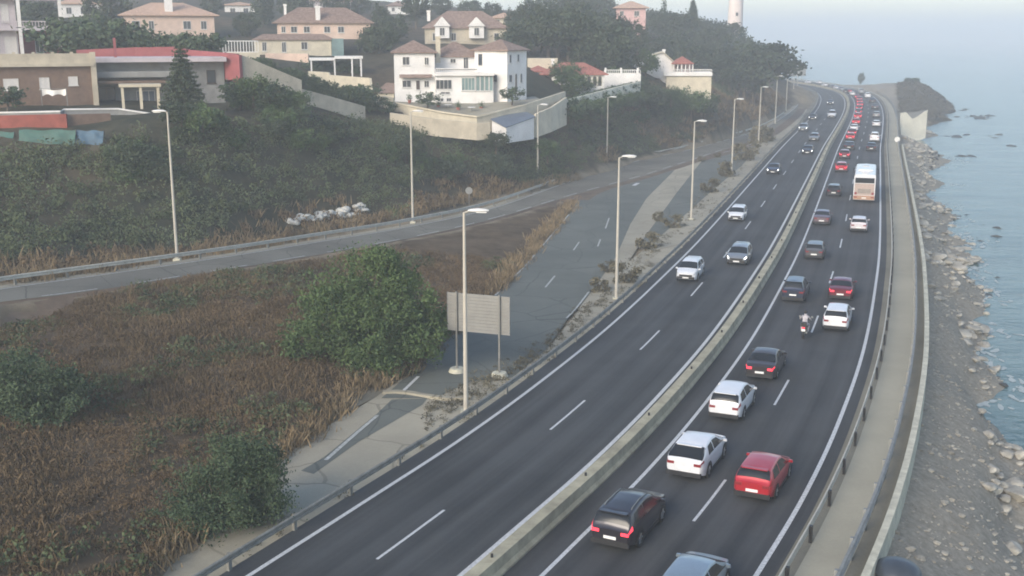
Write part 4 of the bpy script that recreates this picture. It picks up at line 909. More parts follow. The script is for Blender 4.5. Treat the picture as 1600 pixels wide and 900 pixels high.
# motorcycle and rider
def motorcycle(px, py):
    c, hd, o = place(px, py, 2.1); LOG.append(('moto', o, 0))
    t = thing('motorcycle', 'dark motorcycle with white rear plate riding between the lanes beside a white SUV', 'motorcycle', c, hd)
    tm, rm = wheel_mesh(.305)
    for y in (-.70, .72):
        w_ = bpy.data.objects.new('wheel', None); COL.objects.link(w_); w_.parent = t; w_.location = (0, y, .305); w_.scale = (.75, 1, 1); link('tyre', tm, w_); link('rim', rm, w_)
    MB().tube([(0, -.55, .62), (0, -.1, .66), (0, .28, .78), (0, .52, .86)], [.12, .17, .2, .12], 10).build('body', BLACKP, t, 50)
    MB().tube([(0, -.85, .86), (0, -.5, .82), (0, -.05, .80)], [.08, .15, .13], 10).build('seat', M['black'], t, 50)
    MB().tube([(0, -.15, .42), (0, .25, .42)], [.2, .18], 8).build('engine', M['dull_steel'], t, 40)
    for sg in (1, -1):
        MB().tube([(sg * .09, .72, .31), (sg * .08, .5, .9)], .03, 6).build('fork', M['steel'], t)
        MB().tube([(sg * .05, .48, 1.0), (sg * .25, .42, 1.04), (sg * .40, .34, 1.02)], .018, 6).build('handlebar', M['black'], t)
        MB().tube([(sg * .28, .42, 1.05), (sg * .36, .44, 1.22)], .012, 5).disc((sg * .40, .43, 1.25), .075, (0, 1, 0), .03, 10).build('mirror', M['steel'], t)
    MB().tube([(.16, .1, .36), (.19, -.4, .36), (.2, -.85, .46)], [.03, .05, .06], 8).build('exhaust', M['steel'], t, 40)
    MB().box(-.19, .19, -.98, -.66, .88, 1.16).build('top_box', M['black'], t); MB().box(-.09, .09, -.95, -.88, .76, .83).build('tail_light', M['tail_on'], t); MB().box(-.12, .12, -.97, -.94, .56, .72).build('number_plate', M['plate'], t)
    MB().tube([(0, .58, .95), (0, .70, .9)], [.12, .07], 10).build('headlight', M['headlamp'], t, 40)
    # the rider: one skinned body, helmet as clothing
    r = thing('person', 'motorcyclist in a pale jacket and dark helmet sitting astride the motorcycle', 'person', c, hd)
    J = [(0, -.25, .92, .15), (0, -.20, 1.12, .155), (0, -.10, 1.38, .17), (0, -.04, 1.50, .07), (0, 0, 1.62, .10), (0, .01, 1.70, .085)]; E_ = [(0, 1), (1, 2), (2, 3), (3, 4), (4, 5)]
    for sg in (1, -1):
        b = len(J); J += [(sg * .19, -.08, 1.40, .075), (sg * .34, .08, 1.20, .055), (sg * .36, .31, 1.07, .04), (sg * .36, .38, 1.05, .04), (sg * .11, -.22, .86, .11), (sg * .24, .18, .80, .085), (sg * .21, .02, .42, .06), (sg * .22, .05, .34, .05), (sg * .22, .18, .33, .045)]
        E_ += [(2, b), (b, b + 1), (b + 1, b + 2), (b + 2, b + 3), (0, b + 4), (b + 4, b + 5), (b + 5, b + 6), (b + 6, b + 7), (b + 7, b + 8)]
        for f in range(4):
            e = len(J); J += [(sg * (.345 + .012 * f), .43, 1.055 - .01 * f, .012), (sg * (.345 + .012 * f), .45, 1.02 - .008 * f, .010)]; E_ += [(b + 3, e), (e, e + 1)]
        e = len(J); J += [(sg * .325, .40, 1.03, .012), (sg * .32, .42, 1.0, .010)]; E_ += [(b + 3, e), (e, e + 1)]
    me = bpy.data.meshes.new('body'); me.from_pydata([j[:3] for j in J], E_, []); o = link('body', me, r)
    sk = o.modifiers.new('Skin', 'SKIN'); sk.use_smooth_shade = True
    for v, j in zip(me.skin_vertices[0].data, J): v.radius = (j[3], j[3])
    me.skin_vertices[0].data[0].use_root = True; o.modifiers.new('Sub', 'SUBSURF').levels = 1; o.modifiers['Sub'].render_levels = 1
    me.materials.append(mat('pale jacket', (.40, .38, .40), .8, .3, 5))
    hl = MB(); n = 12
    vs = [(0, .0, 1.84)] + [(.135 * math.cos(2 * math.pi * k / n) * math.sin(a), .01 + .155 * math.sin(2 * math.pi * k / n) * math.sin(a), 1.69 + .15 * math.cos(a)) for a in (.5, .95, 1.4, 1.85, 2.3) for k in range(n)]
    fs = [(0, 1 + k, 1 + (k + 1) % n) for k in range(n)] + [(1 + j * n + k, 1 + (j + 1) * n + k, 1 + (j + 1) * n + (k + 1) % n, 1 + j * n + (k + 1) % n) for j in range(4) for k in range(n)]
    hl.add(vs, fs).build('helmet', M['black'], r, 60); MB().box(-.10, .10, .13, .17, 1.64, 1.74).build('visor', M['glass'], r)
    MB().tube([(0, -.28, .95), (0, -.1, .90), (0, .02, .86)], [.17, .18, .1], 10).build('trousers', mat('dark trousers', (.03, .03, .035), .8), r, 50)
motorcycle(1254, 531)

# ------------------------------------------------------------------ lamp posts
def lamp_post(label, px, py, h, arm, group='lamp posts of the road', zoff=0., th_=None):
    g = ground_at(px, py) if th_ is None else G(px, py, th_)
    t = thing('lamp_post', label, 'lamp post', (g[0], g[1], g[2] - .03), 0, group)
    pole = MB(); pole.tube([(0, 0, 0), (0, 0, h * .5), (0, 0, h)], [.135, .105, .072], 10).build('pole', M['pole'], t, 50)
    MB().box(-.28, .28, -.28, .28, -.3, .10).build('base', M['pale_concrete'], t)
    sg = 1 if arm > 0 else -1; a = abs(arm)
    MB().tube([(0, 0, h - .05), (sg * a * .5, 0, h + .06), (sg * a, 0, h + .08)], .045, 7).build('arm', M['pole'], t, 50)
    b = MB(); n = 12; vs = []; x0, x1 = sg * (a - .25), sg * (a + .85)
    for k, (u, w_, hh) in enumerate([(0, .06, .05), (.15, .15, .10), (.5, .20, .14), (.85, .17, .10), (1, .08, .04)]):
        x = x0 + (x1 - x0) * u
        for j in range(n):
            q = 2 * math.pi * j / n; vs.append((x, w_ * math.cos(q), h + .08 + hh * math.sin(q) * (1 if math.sin(q) > 0 else .5)))
    fs = [(i * n + j, (i + 1) * n + j, (i + 1) * n + (j + 1) % n, i * n + (j + 1) % n) for i in range(4) for j in range(n)] + [tuple(range(n)), tuple(range(4 * n, 5 * n))[::-1]]
    hd_ = b.add(vs, fs).build('lamp_head', M['lamp_white'], t, 50)
    MB().box(min(x0 * .6 + x1 * .4, x1 * .9 + x0 * .1), max(x0 * .6 + x1 * .4, x1 * .9 + x0 * .1), -.13, .13, h - .02, h + .03).build('lens', M['lamp_glass'], hd_)
    return t
for px, py, h, arm, lab in [(728, 643, 11.0, .45, 'lamp post in front of the big sign board'), (963, 466, 11.0, .45, 'lamp post rising from the tufty shrub at the tip of the paved strip'),
        (1080, 342, 10.8, .5, 'lamp post beside the old asphalt patch'), (1143, 272, 10.9, .5, 'lamp post between the bushy brown shrubs of the verge'), (1185, 226, 10.6, .5, 'lamp post standing at the dense dark shrub'),
        (1211, 193, 10.8, .5, 'lamp post at the end of the narrowing verge'), (1228, 172, 10.8, .5, 'far lamp post where ramp and motorway meet'), (1239, 157, 10.8, .5, 'faint lamp post beyond the meeting of ramp and motorway'), (1245, 146, 10.8, .5, 'faintest lamp post, before the far sign board')]:
    lamp_post(lab, px, py, h, arm, th_=0.)
for px, py, h, arm, lab in [(277, 405, 11.8, -.35, 'tall lamp post beside the ramp at the dark scrub bank'), (645, 347, 11.6, .5, 'lamp post beside the ramp right of the white boulders'), (840, 290, 10.8, .5, 'lamp post beside the ramp under the beige terrace'), (948, 259, 10.6, .5, 'lamp post beside the ramp where the slip road joins')]:
    g = G(px, py, float(np.interp(px, [r[0] for r in RAMP], [r[3] for r in RAMP])))
    lamp_post(lab, px, py, h, arm, th_=float(g[2]))

# ------------------------------------------------------------------ signs
def sign_board():
    a, b = G(715, 580), G(781, 587); mid = (a + b) / 2; dx = b - a; half = np.linalg.norm(dx) / 2; rz = math.atan2(dx[1], dx[0])
    t = thing('sign_board', 'big grey road sign board seen from behind on two posts with round concrete feet', 'road sign', mid, rz)
    e = .62
    for k in range(12):
        z = 2.55 + .197 * k; MB().box(-half - e, half + e, .02, .075, z, z + .185).build('panel_slat', M['sign_back'], t)
    MB().box(-half - e - .02, -half - e, -.01, .09, 2.53, 4.93).box(half + e, half + e + .02, -.01, .09, 2.53, 4.93).build('board_edge', M['steel'], t)
    for s in (-1, 1):
        MB().box(s * half - .05, s * half + .05, -.13, -.02, .1, 5.0).box(s * half - .08, s * half + .08, -.02, .0, 2.6, 4.9).build('post', M['sign_post'], t)
        MB().disc((s * half, -.07, .10), .55, (0, 0, 1), .26, 20, .42).build('concrete_foot', M['pale_concrete'], t, 30)
sign_board()
def round_sign(label, px, py, z, h, r, rz=0., back=True):
    g = G(px, py, z); t = thing('round_sign', label, 'road sign', g, rz)
    MB().tube([(0, 0, -.3), (0, 0, h)], .045, 8).build('post', M['sign_post'], t); MB().disc((0, -.05, h - r * .6), r, (0, 1, 0), .03, 24).build('disc', M['sign_back'] if back else M['cloth_white'], t, 30)
    MB().tube([(-r * .6, -.03, h - r * .6), (r * .6, -.03, h - r * .6)], .03, 6).build('bracket', M['sign_post'], t)
round_sign('round road sign seen from behind between ramp and scrub bank', 733, 322, .3, 2.1, .42)
round_sign('small white round sign on the sandy walkway past the bus', 1401, 228, 0, 1.5, .5, 0, False)
def far_board():
    g = P(1245, 128, 470); t = thing('far_sign_board', 'large pale sign board standing far off where the road leaves the hill', 'road sign', g)
    MB().box(-3.6, 3.6, 0, .12, 2.4, 6.2).build('panel', M['sign_back'], t)
    for x in (-2, 2): MB().box(x - .12, x + .12, .12, .3, -1, 6.0).build('post', M['sign_post'], t)
far_board()
def dome():
    g = G(1400, 912, -.6); t = thing('domed_cover', 'dark blue grey domed cover cut by the bottom edge beside the coastal wall', 'domed cover', g)
    b = MB(); n = 24; vs = []
    for j in range(7):
        a = j / 6 * math.pi / 2 * .97; vs += [(.92 * math.cos(a) * math.cos(2 * math.pi * k / n), .92 * math.cos(a) * math.sin(2 * math.pi * k / n), .45 + .55 * math.sin(a)) for k in range(n)]
    b.add(vs, [(j * n + k, j * n + (k + 1) % n, (j + 1) * n + (k + 1) % n, (j + 1) * n + k) for j in range(6) for k in range(n)] + [tuple(6 * n + k for k in range(n))]).build('lid', mat('dark cover', (.045, .055, .07), .35, .15, 3), t, 60)
    MB().disc((0, 0, .1), .86, (0, 0, 1), .7, 24).build('drum', M['black'], t, 40)
dome()

# ------------------------------------------------------------------ boulders and shore rocks
def rock_mesh(name, m, seed, sub=2, flat=.7, rough=.35):
    import bmesh
    bm = bmesh.new(); bmesh.ops.create_icosphere(bm, subdivisions=sub, radius=.5); rr = random.Random(seed)
    o = Vector((rr.uniform(-50, 50), rr.uniform(-50, 50), rr.uniform(-50, 50))); cuts = [(Vector((rr.gauss(0, 1), rr.gauss(0, 1), rr.gauss(0, 1))).normalized(), rr.uniform(.28, .42)) for _ in range(7)]
    for v in bm.verts:
        p = v.co * (1 + rough * noise.noise(v.co * 1.8 + o)); 
        for nn, d in cuts:
            e = p.dot(nn) - d
            if e > 0: p = p - nn * e * .85
        v.co = Vector((p.x * rr.uniform(1.15, 1.151), p.y, p.z * flat))
    me = bpy.data.meshes.new(name); bm.to_mesh(me); bm.free(); me.materials.append(m)
    return me
BO = [rock_mesh('boulder', M['boulder'], s, 2, .8) for s in range(6)]
def put_rock(me, name, label, cat, group, p, s, sink=.25):
    o = link(name, me); o.location = (p[0], p[1], p[2] + s * (.35 - sink)); o.scale = (s, s * random.uniform(.75, 1.1), s * random.uniform(.7, 1.)); o.rotation_euler = (random.uniform(-.3, .3), random.uniform(-.3, .3), random.uniform(0, 6.28))
    return tag(o, label, cat, group)
for k in range(46):
    u = (k + .5) / 46; px = 450 + 122 * u + random.uniform(-3, 3); row = random.random(); g = ground_at(px, 350 - 14 * u + random.uniform(-2, 2))
    o = put_rock(BO[k % 6], 'boulder', 'white boulder heaped in the low wall of stones on the dry bank', 'boulder', 'white boulders heaped on the bank', g + np.array([0, row * .8, row * .62 * (.5 + u)]), random.uniform(.7, 1.15))
RK = [rock_mesh('shore_rock', M['rock'], 20 + s, 2, .65) for s in range(8)]; WR = [rock_mesh('reef_rock', M['wet_rock'], 40 + s, 2, .4) for s in range(4)]
Z_RIPRAP = [(1408, 260), (1418, 330), (1425, 400), (1445, 450), (1490, 490), (1515, 560), (1528, 640), (1548, 700), (1545, 800), (1530, 960), (1700, 960), (1660, 760), (1600, 692), (1566, 640), (1560, 560), (1545, 500), (1552, 430), (1540, 388), (1510, 364), (1492, 342), (1468, 311), (1460, 275), (1464, 235), (1462, 208), (1412, 208)]
Z_GRAVEL = [(1418, 330), (1440, 460), (1440, 560), (1420, 680), (1395, 760), (1345, 960), (1700, 960), (1600, 690), (1556, 560), (1545, 400), (1500, 350)]
rk, rpx, rpy = scatter(70000, Z_RIPRAP, (12, 125), (25, 310))
dens = np.clip(.55 + 1.3 * vnoise(rk[:, 0], rk[:, 1], .14, 2), .04, 1); rk = rk[RNG.random(len(rk)) < dens]
size = np.exp(RNG.normal(-.45, .42, len(rk))).clip(.3, 2.0)
_, rpy_, rzc = proj(rk); size = size * np.where(rpy_ < 470, .95, 1.0); ordr = np.argsort(-size / rzc)
for i in ordr[:290]: put_rock(RK[i % 8], 'shore_rock', 'grey tumbled rock of the shore embankment between walkway and sea', 'rock', 'tumbled rocks along the shore', rk[i], size[i], .2)
def rock_stuff(name, pts, size, protos, m, sub=1):
    ms = [rock_mesh('tmp', m, 60 + s, sub, .65) for s in range(5)]; vs, fs, o = [], [], 0
    arr = []
    for q in ms: co = np.empty(len(q.vertices) * 3); q.vertices.foreach_get('co', co); arr.append((co.reshape(-1, 3), np.array([p.vertices[:] for p in q.polygons]))); bpy.data.meshes.remove(q)
    for i, p in enumerate(pts):
        c, f = arr[i % 5]; a = RNG.uniform(0, 6.28); ca, sa = math.cos(a), math.sin(a); c2 = c * size[i] * np.array([1, RNG.uniform(.7, 1.1), RNG.uniform(.6, 1)]); c2 = np.c_[c2[:, 0] * ca - c2[:, 1] * sa, c2[:, 0] * sa + c2[:, 1] * ca, c2[:, 2]]
        vs.append(c2 + p + np.array([0, 0, size[i] * .08])); fs.append(f + o); o += len(c)
    me = bpy.data.meshes.new(name); me.from_pydata(np.concatenate(vs).tolist(), [], np.concatenate(fs).tolist()); me.materials.append(m); ob = link(name, me); ob['kind'] = 'stuff'; return ob
rest = ordr[290:290 + 8200]; rock_stuff('shore_stones', rk[rest], size[rest] * .8, None, M['rock'])
gr, _, _ = scatter(26000, Z_GRAVEL, (10, 60), (25, 130)); gr = gr[:5200]; rock_stuff('shore_gravel', gr, np.exp(RNG.normal(-2.0, .55, len(gr))).clip(.06, .5), None, M['gravel'])
rock_stuff('field_stones', rock_pts[:40], np.exp(RNG.normal(-1.9, .4, min(40, len(rock_pts)))).clip(.08, .4), None, M['gravel'])
for px, py, n, sp, lab in [(1515, 182, 9, 15, 'dark flat reef rock awash off the headland tip'), (1500, 172, 4, 8, 'dark flat reef rock close under the headland'), (1492, 212, 7, 14, 'dark reef rock in the long line off the second point'), (1548, 213, 3, 6, 'dark reef rock at the outer end of the long line'), (1580, 226, 2, 4, 'dark reef rock alone in open water'), (1512, 243, 4, 7, 'dark reef rock in the little cluster nearest the shore'), (1535, 184, 6, 12, 'dark flat reef rock farther out than the headland reef')]:
    for k in range(n):
        g = G(px + random.gauss(0, sp), py + random.gauss(0, 1.6), -5.); put_rock(WR[k % 4], 'reef_rock', lab, 'rock', lab + ' group', g + np.array([0, 0, -.1]), random.uniform(1.4, 3.4), .40)
wet, _, _ = scatter(26000, [(1450, 215), (1450, 275), (1462, 318), (1486, 346), (1505, 370), (1536, 394), (1544, 440), (1540, 500), (1554, 560), (1560, 640), (1590, 692), (1640, 760), (1680, 860), (1720, 860), (1676, 740), (1622, 676), (1586, 640), (1580, 560), (1566, 500), (1572, 430), (1560, 380), (1526, 354), (1506, 334), (1480, 306), (1466, 275), (1468, 232)], (15, 115), (30, 270))
wet[:, 2] = np.maximum(wet[:, 2], -5.3); wet = wet[RNG.random(len(wet)) < np.clip(.3 + 1.2 * vnoise(wet[:, 0], wet[:, 1], .17, 6), 0, 1)][:1500]; rock_stuff('wet_stones', wet, np.exp(RNG.normal(-.5, .45, len(wet))).clip(.25, 1.6), None, M['wet_rock'])
fm = (RD > 14) & (GZ > -5.75) & (GZ < -5.0) & (GY < 330) & (GY > 40); fx = np.stack([GX[fm], GY[fm]], 1); fx = fx[(vnoise(fx[:, 0], fx[:, 1], .12, 33) > .02)]; fx = fx[RNG.permutation(len(fx))[:150]]; fb = MB()
for x, y in fx:
    for _ in range(2):
        a0 = RNG.normal(.35, .35); L_, W_2 = RNG.uniform(.3, .9), RNG.uniform(.12, .32); cx, cy = x + RNG.normal() * .7, y + RNG.normal() * .7; n = 9
        fb.add([(cx + (L_ * math.cos(2 * math.pi * k / n) * math.sin(a0) + W_2 * math.sin(2 * math.pi * k / n) * math.cos(a0)) * RNG.uniform(.6, 1.1), cy + (L_ * math.cos(2 * math.pi * k / n) * math.cos(a0) - W_2 * math.sin(2 * math.pi * k / n) * math.sin(a0)) * RNG.uniform(.6, 1.1), -4.985 + .003 * RNG.random()) for k in range(n)], [tuple(range(n))])
fo = fb.build('sea_foam', mat('sea foam', (.42, .47, .46), .8, .15, 2)); fo['kind'] = 'stuff'
# beige retaining wall under the far walkway, on the shore side
a, b = P(1405, 206, 268), P(1448, 190, 271)
vs = []; 
for u, tz in ((0, 4.4), (.2, 4.2), (.45, 2.0), (.6, 2.0), (.85, 2.6), (1, 2.8)):
    p = a + (b - a) * u; vs += [(p[0], p[1], p[2] - 4), (p[0], p[1], p[2] + tz), (p[0] + .2, p[1] + .7, p[2] + tz), (p[0] + .2, p[1] + .7, p[2] - 4)]
fs = [(i * 4 + k, (i + 1) * 4 + k, (i + 1) * 4 + (k + 1) % 4, i * 4 + (k + 1) % 4) for i in range(5) for k in range(4)] + [(0, 1, 2, 3), (23, 22, 21, 20)]
tag(MB().add(vs, fs).build('retaining_wall', M['bright_wall']), 'pale ragged topped retaining wall on the shore side under the headland', 'wall')
plant('round', 'pine_tree', 'small crowned pine standing alone on the far headland road', 'tree', P(1345, 136, 470), 6.0, .55)
for px, lab in ((1418, 'left of the pair of low scrubby trees on the headland'), (1430, 'right of the pair of low scrubby trees on the headland')): plant('broad', 'tree', lab, 'tree', P(px, 134, 396), 2.8, 1.0)
# ------------------------------------------------------------------ houses on the hill
hill_tree_later = []
class Bld:
    """a building laid out in a frame that faces the road; x and z are read at this distance from the photo, y is metres away from the front"""
    def __init__(s, name, label, cat, px0, py0, zc, yaw=0., group=None):
        s.px0, s.py0, s.s = px0, py0, F / zc; o = P(px0, py0, zc); s.t = thing(name, label, cat, o, -math.atan2(o[0], o[1]) + yaw, group)
    def X(s, px): return (px - s.px0) / s.s
    def Z(s, py): return (s.py0 - py) / s.s
    def wall(s, x0, x1, yt, yb, y0, y1, m, nm='wall', mx=None, dz=0.):
        return MB().box(s.X(x0), s.X(x1), y0, y1, s.Z(yb) - dz, s.Z(yt), mx).build(nm, M[m], s.t)
    def hip(s, x0, x1, ye, yr, y0, y1, m, over=.45, ridge=.5, gable=False, nm='roof', mx=None, raw=None):
        X0, X1, ze, zr = raw or (s.X(x0), s.X(x1), s.Z(ye), s.Z(yr)); X0 -= over; X1 += over; y0 -= over; y1 += over; w, d = X1 - X0, y1 - y0; b = MB()
        if w >= d: r = 0 if gable else min(d * .5, w * .5 * .98); A, B = (X0 + r, (y0 + y1) / 2, zr), (X1 - r, (y0 + y1) / 2, zr)
        else: r = 0 if gable else min(w * .5, d * .5 * .98); A, B = ((X0 + X1) / 2, y0 + r, zr), ((X0 + X1) / 2, y1 - r, zr)
        e = .16; v = [(X0, y0, ze), (X1, y0, ze), (X1, y1, ze), (X0, y1, ze), A, B, (X0, y0, ze - e), (X1, y0, ze - e), (X1, y1, ze - e), (X0, y1, ze - e)]
        f = [(0, 1, 5, 4), (2, 3, 4, 5), (1, 2, 5), (3, 0, 4)] if w >= d else [(0, 1, 4), (1, 2, 5, 4), (2, 3, 5), (3, 0, 4, 5)]
        f += [(6, 9, 8, 7), (0, 6, 7, 1), (1, 7, 8, 2), (2, 8, 9, 3), (3, 9, 6, 0)]
        return b.add(v, f, mx).build(nm, M[m], s.t)
    def chimney(s, roof, x0, x1, yt, yb, y0, m='white_wall'):
        w = s.X(x1) - s.X(x0); o = MB().box(s.X(x0), s.X(x1), y0, y0 + w * .9, s.Z(yb), s.Z(yt)).box(s.X(x0) - .08, s.X(x1) + .08, y0 - .08, y0 + w * .9 + .08, s.Z(yt) - .25, s.Z(yt) + .06).build('chimney', M[m], roof); return o
    def window(s, x0, x1, yt, yb, y=0., pane='pane', bars=1, frame='frame', nm='window', mx=None, raw=None):
        X0, X1, Z0, Z1 = raw or (s.X(x0), s.X(x1), s.Z(yb), s.Z(yt)); f = .07; b = MB()
        b.box(X0, X1, y - .06, y + .02, Z0, Z0 + f, mx).box(X0, X1, y - .06, y + .02, Z1 - f, Z1, mx).box(X0, X0 + f, y - .058, y + .02, Z0 + f, Z1 - f, mx).box(X1 - f, X1, y - .058, y + .02, Z0 + f, Z1 - f, mx)
        for k in range(bars): xm = X0 + (X1 - X0) * (k + 1) / (bars + 1); b.box(xm - .03, xm + .03, y - .05, y + .02, Z0 + f, Z1 - f, mx)
        b.box(X0 - .08, X1 + .08, y - .14, y + .02, Z0 - .08, Z0 - .002, mx); w = b.build(nm, M[frame], s.t)
        MB().box(X0 + f * .8, X1 - f * .8, y - .025, y + .015, Z0 + f * .8, Z1 - f * .8, mx).build('pane', M[pane], w); return w
    def balustrade(s, x0, x1, yt, yb, y, n, m='white_wall'):
        X0, X1, Z0, Z1 = s.X(x0), s.X(x1), s.Z(yb), s.Z(yt); b = MB().box(X0, X1, y - .09, y + .09, Z1 - .12, Z1).box(X0, X1, y - .09, y + .09, Z0, Z0 + .1)
        for k in range(n + 1): x = X0 + (X1 - X0) * k / n; b.box(x - .05, x + .05, y - .05, y + .05, Z0 + .1, Z1 - .12)
        return b.build('balustrade', M[m], s.t)
    def post(s, x, yt, yb, y, w=.22, m='white_wall', nm='column'): return MB().box(s.X(x) - w / 2, s.X(x) + w / 2, y - w / 2, y + w / 2, s.Z(yb), s.Z(yt)).build(nm, M[m], s.t)
def wall_px(name, label, pts, h, m, thick=.35, cat='wall', cap=None, group=None):
    """a wall whose top edge passes these points: (px, py, distance)"""
    q = np.array([P(*p) for p in pts]); n = normals2(q); hh = np.broadcast_to(np.array(h, float), len(q)); vs = []
    for i, p in enumerate(q):
        a, b = p[:2] - n[i] * thick / 2, p[:2] + n[i] * thick / 2
        vs += [(a[0], a[1], p[2] - hh[i]), (a[0], a[1], p[2]), (b[0], b[1], p[2]), (b[0], b[1], p[2] - hh[i])]
    k = len(q); fs = [(i * 4 + j, (i + 1) * 4 + j, (i + 1) * 4 + (j + 1) % 4, i * 4 + (j + 1) % 4) for i in range(k - 1) for j in range(4)] + [(0, 1, 2, 3), tuple((k - 1) * 4 + j for j in (3, 2, 1, 0))]
    t = thing(name, label, cat, (0, 0, 0), 0, group); MB().add(vs, fs).build('masonry', M[m], t)
    if cap:
        c = []
        for i, p in enumerate(q):
            a, b = p[:2] - n[i] * (thick / 2 + .08), p[:2] + n[i] * (thick / 2 + .08); c += [(a[0], a[1], p[2] + .003), (a[0], a[1], p[2] + .14), (b[0], b[1], p[2] + .14), (b[0], b[1], p[2] + .003)]
        MB().add(c, fs).build('coping', M[cap], t)
    return t

def white_house():
    B = Bld('house', 'large white two storey house with brown tiled roofs and a glazed conservatory', 'house', 617, 158, 156)
    B.wall(617, 680, 82, 158, 0, 8, 'white_wall', dz=3); rf = B.hip(617, 680, 83, 65, 0, 8, 'roof_brown')
    B.wall(680, 747, 89, 158, 3.4, 9.5, 'white_wall', dz=3); B.hip(678, 752, 90, 68, 3.4, 9.5, 'roof_brown', .35)
    B.chimney(rf, 683, 690, 60, 100, 2.2, 'cream_wall')
    B.wall(680.3, 743, 118, 158, -.6, 3.39, 'white_wall', 'wall', dz=3); B.wall(679, 772, 114.5, 119, -1.0, 3.3, 'white_wall', 'terrace_slab')
    B.wall(743.2, 771, 143, 158, -.6, 3.2, 'white_wall', 'conservatory_base', dz=3)
    for x0, x1 in ((743.4, 750), (750.4, 757), (757.4, 764), (764.4, 770.8)): B.window(x0, x1, 119.5, 142.8, -.58, 'teal_pane', 0, nm='conservatory_window')
    B.window(721, 742, 122, 142, -.62, 'teal_pane', 3, nm='conservatory_window')
    B.balustrade(681, 746, 107.5, 114.4, -.8, 22); B.wall(681, 745, 108.2, 110.5, -.55, -.45, 'dark_wood', 'railing_planter')
    for a in [(630, 641, 90, 103, 0), (664, 671, 91, 103, 0), (629, 643, 126, 137, 0), (663, 671, 126.5, 137, 0), (681, 706, 125, 140, -.6), (688, 703, 143.6, 147.4, -.6), (683, 693, 153, 159, -.6), (697, 705, 153, 159, -.6), (706, 715, 94, 101, 3.4), (727, 735, 92, 112, 3.4)]: B.window(*a, bars=1 if a[1] - a[0] < 20 else 3)
    d = B.window(650, 657, 126, 141, 0, 'dark_wood', 0, nm='door')
    MB().add([(B.X(625), -.9, B.Z(121)), (B.X(675), -.9, B.Z(121)), (B.X(675), 0, B.Z(117)), (B.X(625), 0, B.Z(117)), (B.X(625), -.9, B.Z(122)), (B.X(675), -.9, B.Z(122)), (B.X(675), 0, B.Z(118)), (B.X(625), 0, B.Z(118))], [(0, 1, 2, 3), (4, 7, 6, 5), (0, 4, 5, 1), (1, 5, 6, 2), (3, 7, 4, 0)]).build('awning', M['roof_brown'], B.t)
    # the angled wing
    mx = Matrix.Translation((B.X(793), -.4, 0)) @ Matrix.Rotation(R(52), 4, 'Z'); z1 = B.Z(80)
    W, D = 5.2, 5.5
    MB().box(0, W, 0, D, -3, z1, mx).build('wall', M['white_wall'], B.t); B.hip(0, 0, 0, 0, 0, D, 'roof_brown', .45, mx=mx, raw=(0, W, z1, B.Z(64)))
    Wd = lambda x0, x1, yt, yb, p='pane', bars=0: B.window(0, 0, 0, 0, 0, p, bars, mx=mx, raw=(x0, x1, B.Z(yb), B.Z(yt)))
    Wd(.5, 1.1, 87, 100); Wd(2.6, 3.2, 87, 99); Wd(.4, 1.3, 118, 130); Wd(2.0, 2.6, 117, 140, 'dark_wood'); Wd(3.4, 4.0, 117, 132)
    mx2 = mx @ Matrix.Rotation(R(-90), 4, 'Z')       # its face towards the terrace
    f = lambda x0, x1, yt, yb, bars=0: B.window(0, 0, 0, 0, 0, 'pane', bars, mx=mx2, raw=(-x1, -x0, B.Z(yb), B.Z(yt)))
    f(4.1, 4.9, 86, 105); f(1.6, 2.6, 118, 130)
    for k, (px, py, zc, h, c) in enumerate([]): pass
white_house()
for k, (px, py, lab) in enumerate([(800, 158, 'dark round shrub against the white house wing'), (668, 166, 'clipped green shrub in front of the white house terrace'), (575, 165, 'grey shrub left of the white house below the beige wall'), (600, 178, 'bush at the end of the beige terrace wall')]):
    plant('small', 'shrub', lab, 'shrub', P(px, py, 150 if k else 153), 1.9 if k != 2 else 2.8, 1.3)
wall_px('terrace_wall', 'beige terrace retaining wall under the white house', [(604, 157, 154), (640, 164, 151), (690, 174, 148.5), (745, 181, 147), (775, 174, 149), (820, 163, 153), (848, 154, 157), (882, 143, 164)], [1.6, 2.2, 2.4, 2.6, 2.8, 2.6, 3.6, 3.4], 'cream_wall')
wall_px('boundary_wall', 'low plain beige wall stepping down below the terrace of the white house', [(610, 176, 146), (680, 186, 143.5), (745, 192, 142.5), (765, 190, 143)], 2.2, 'beige_wall')
for px, py in ((718, 190), (748, 194)): pass
def shed(label, c, m_roof, m_wall, drop, inset=.25):
    t = thing('garden_shed', label, 'shed'); q = [P(*p) for p in c]; up = np.array([0, 0, .1])
    MB().add([tuple(p) for p in q] + [tuple(p + up) for p in q], [(3, 2, 1, 0), (4, 5, 6, 7), (0, 1, 5, 4), (1, 2, 6, 5), (2, 3, 7, 6), (3, 0, 4, 7)]).build('roof', M[m_roof], t)
    mid = sum(q) / 4; r = [mid + (p - mid) * (1 - inset * .3) - np.array([0, 0, .02]) for p in q]; zb = min(p[2] for p in q) - drop
    MB().add([(p[0], p[1], zb) for p in r] + [tuple(p) for p in r], [(3, 2, 1, 0), (4, 5, 6, 7), (0, 1, 5, 4), (1, 2, 6, 5), (2, 3, 7, 6), (3, 0, 4, 7)]).build('wall', M[m_wall], t)
shed('shed with a blue grey sheet roof and white wall below the white house terrace', [(766, 187, 147), (818, 173, 154), (837, 183, 151), (790, 200, 145)], 'slate', 'white_wall', 2.0)
wall_px('boundary_wall', 'tall plastered wall falling down the bank right of the blue grey shed roof', [(836, 178, 152), (860, 168, 156), (884, 152, 163)], [3.2, 3.4, 4], 'cream_wall')
YC = P(720, 164, 154); vs = [tuple(q - np.array([0, 0, .25])) for q in yw] + [(YC[0], YC[1], YC[2])]
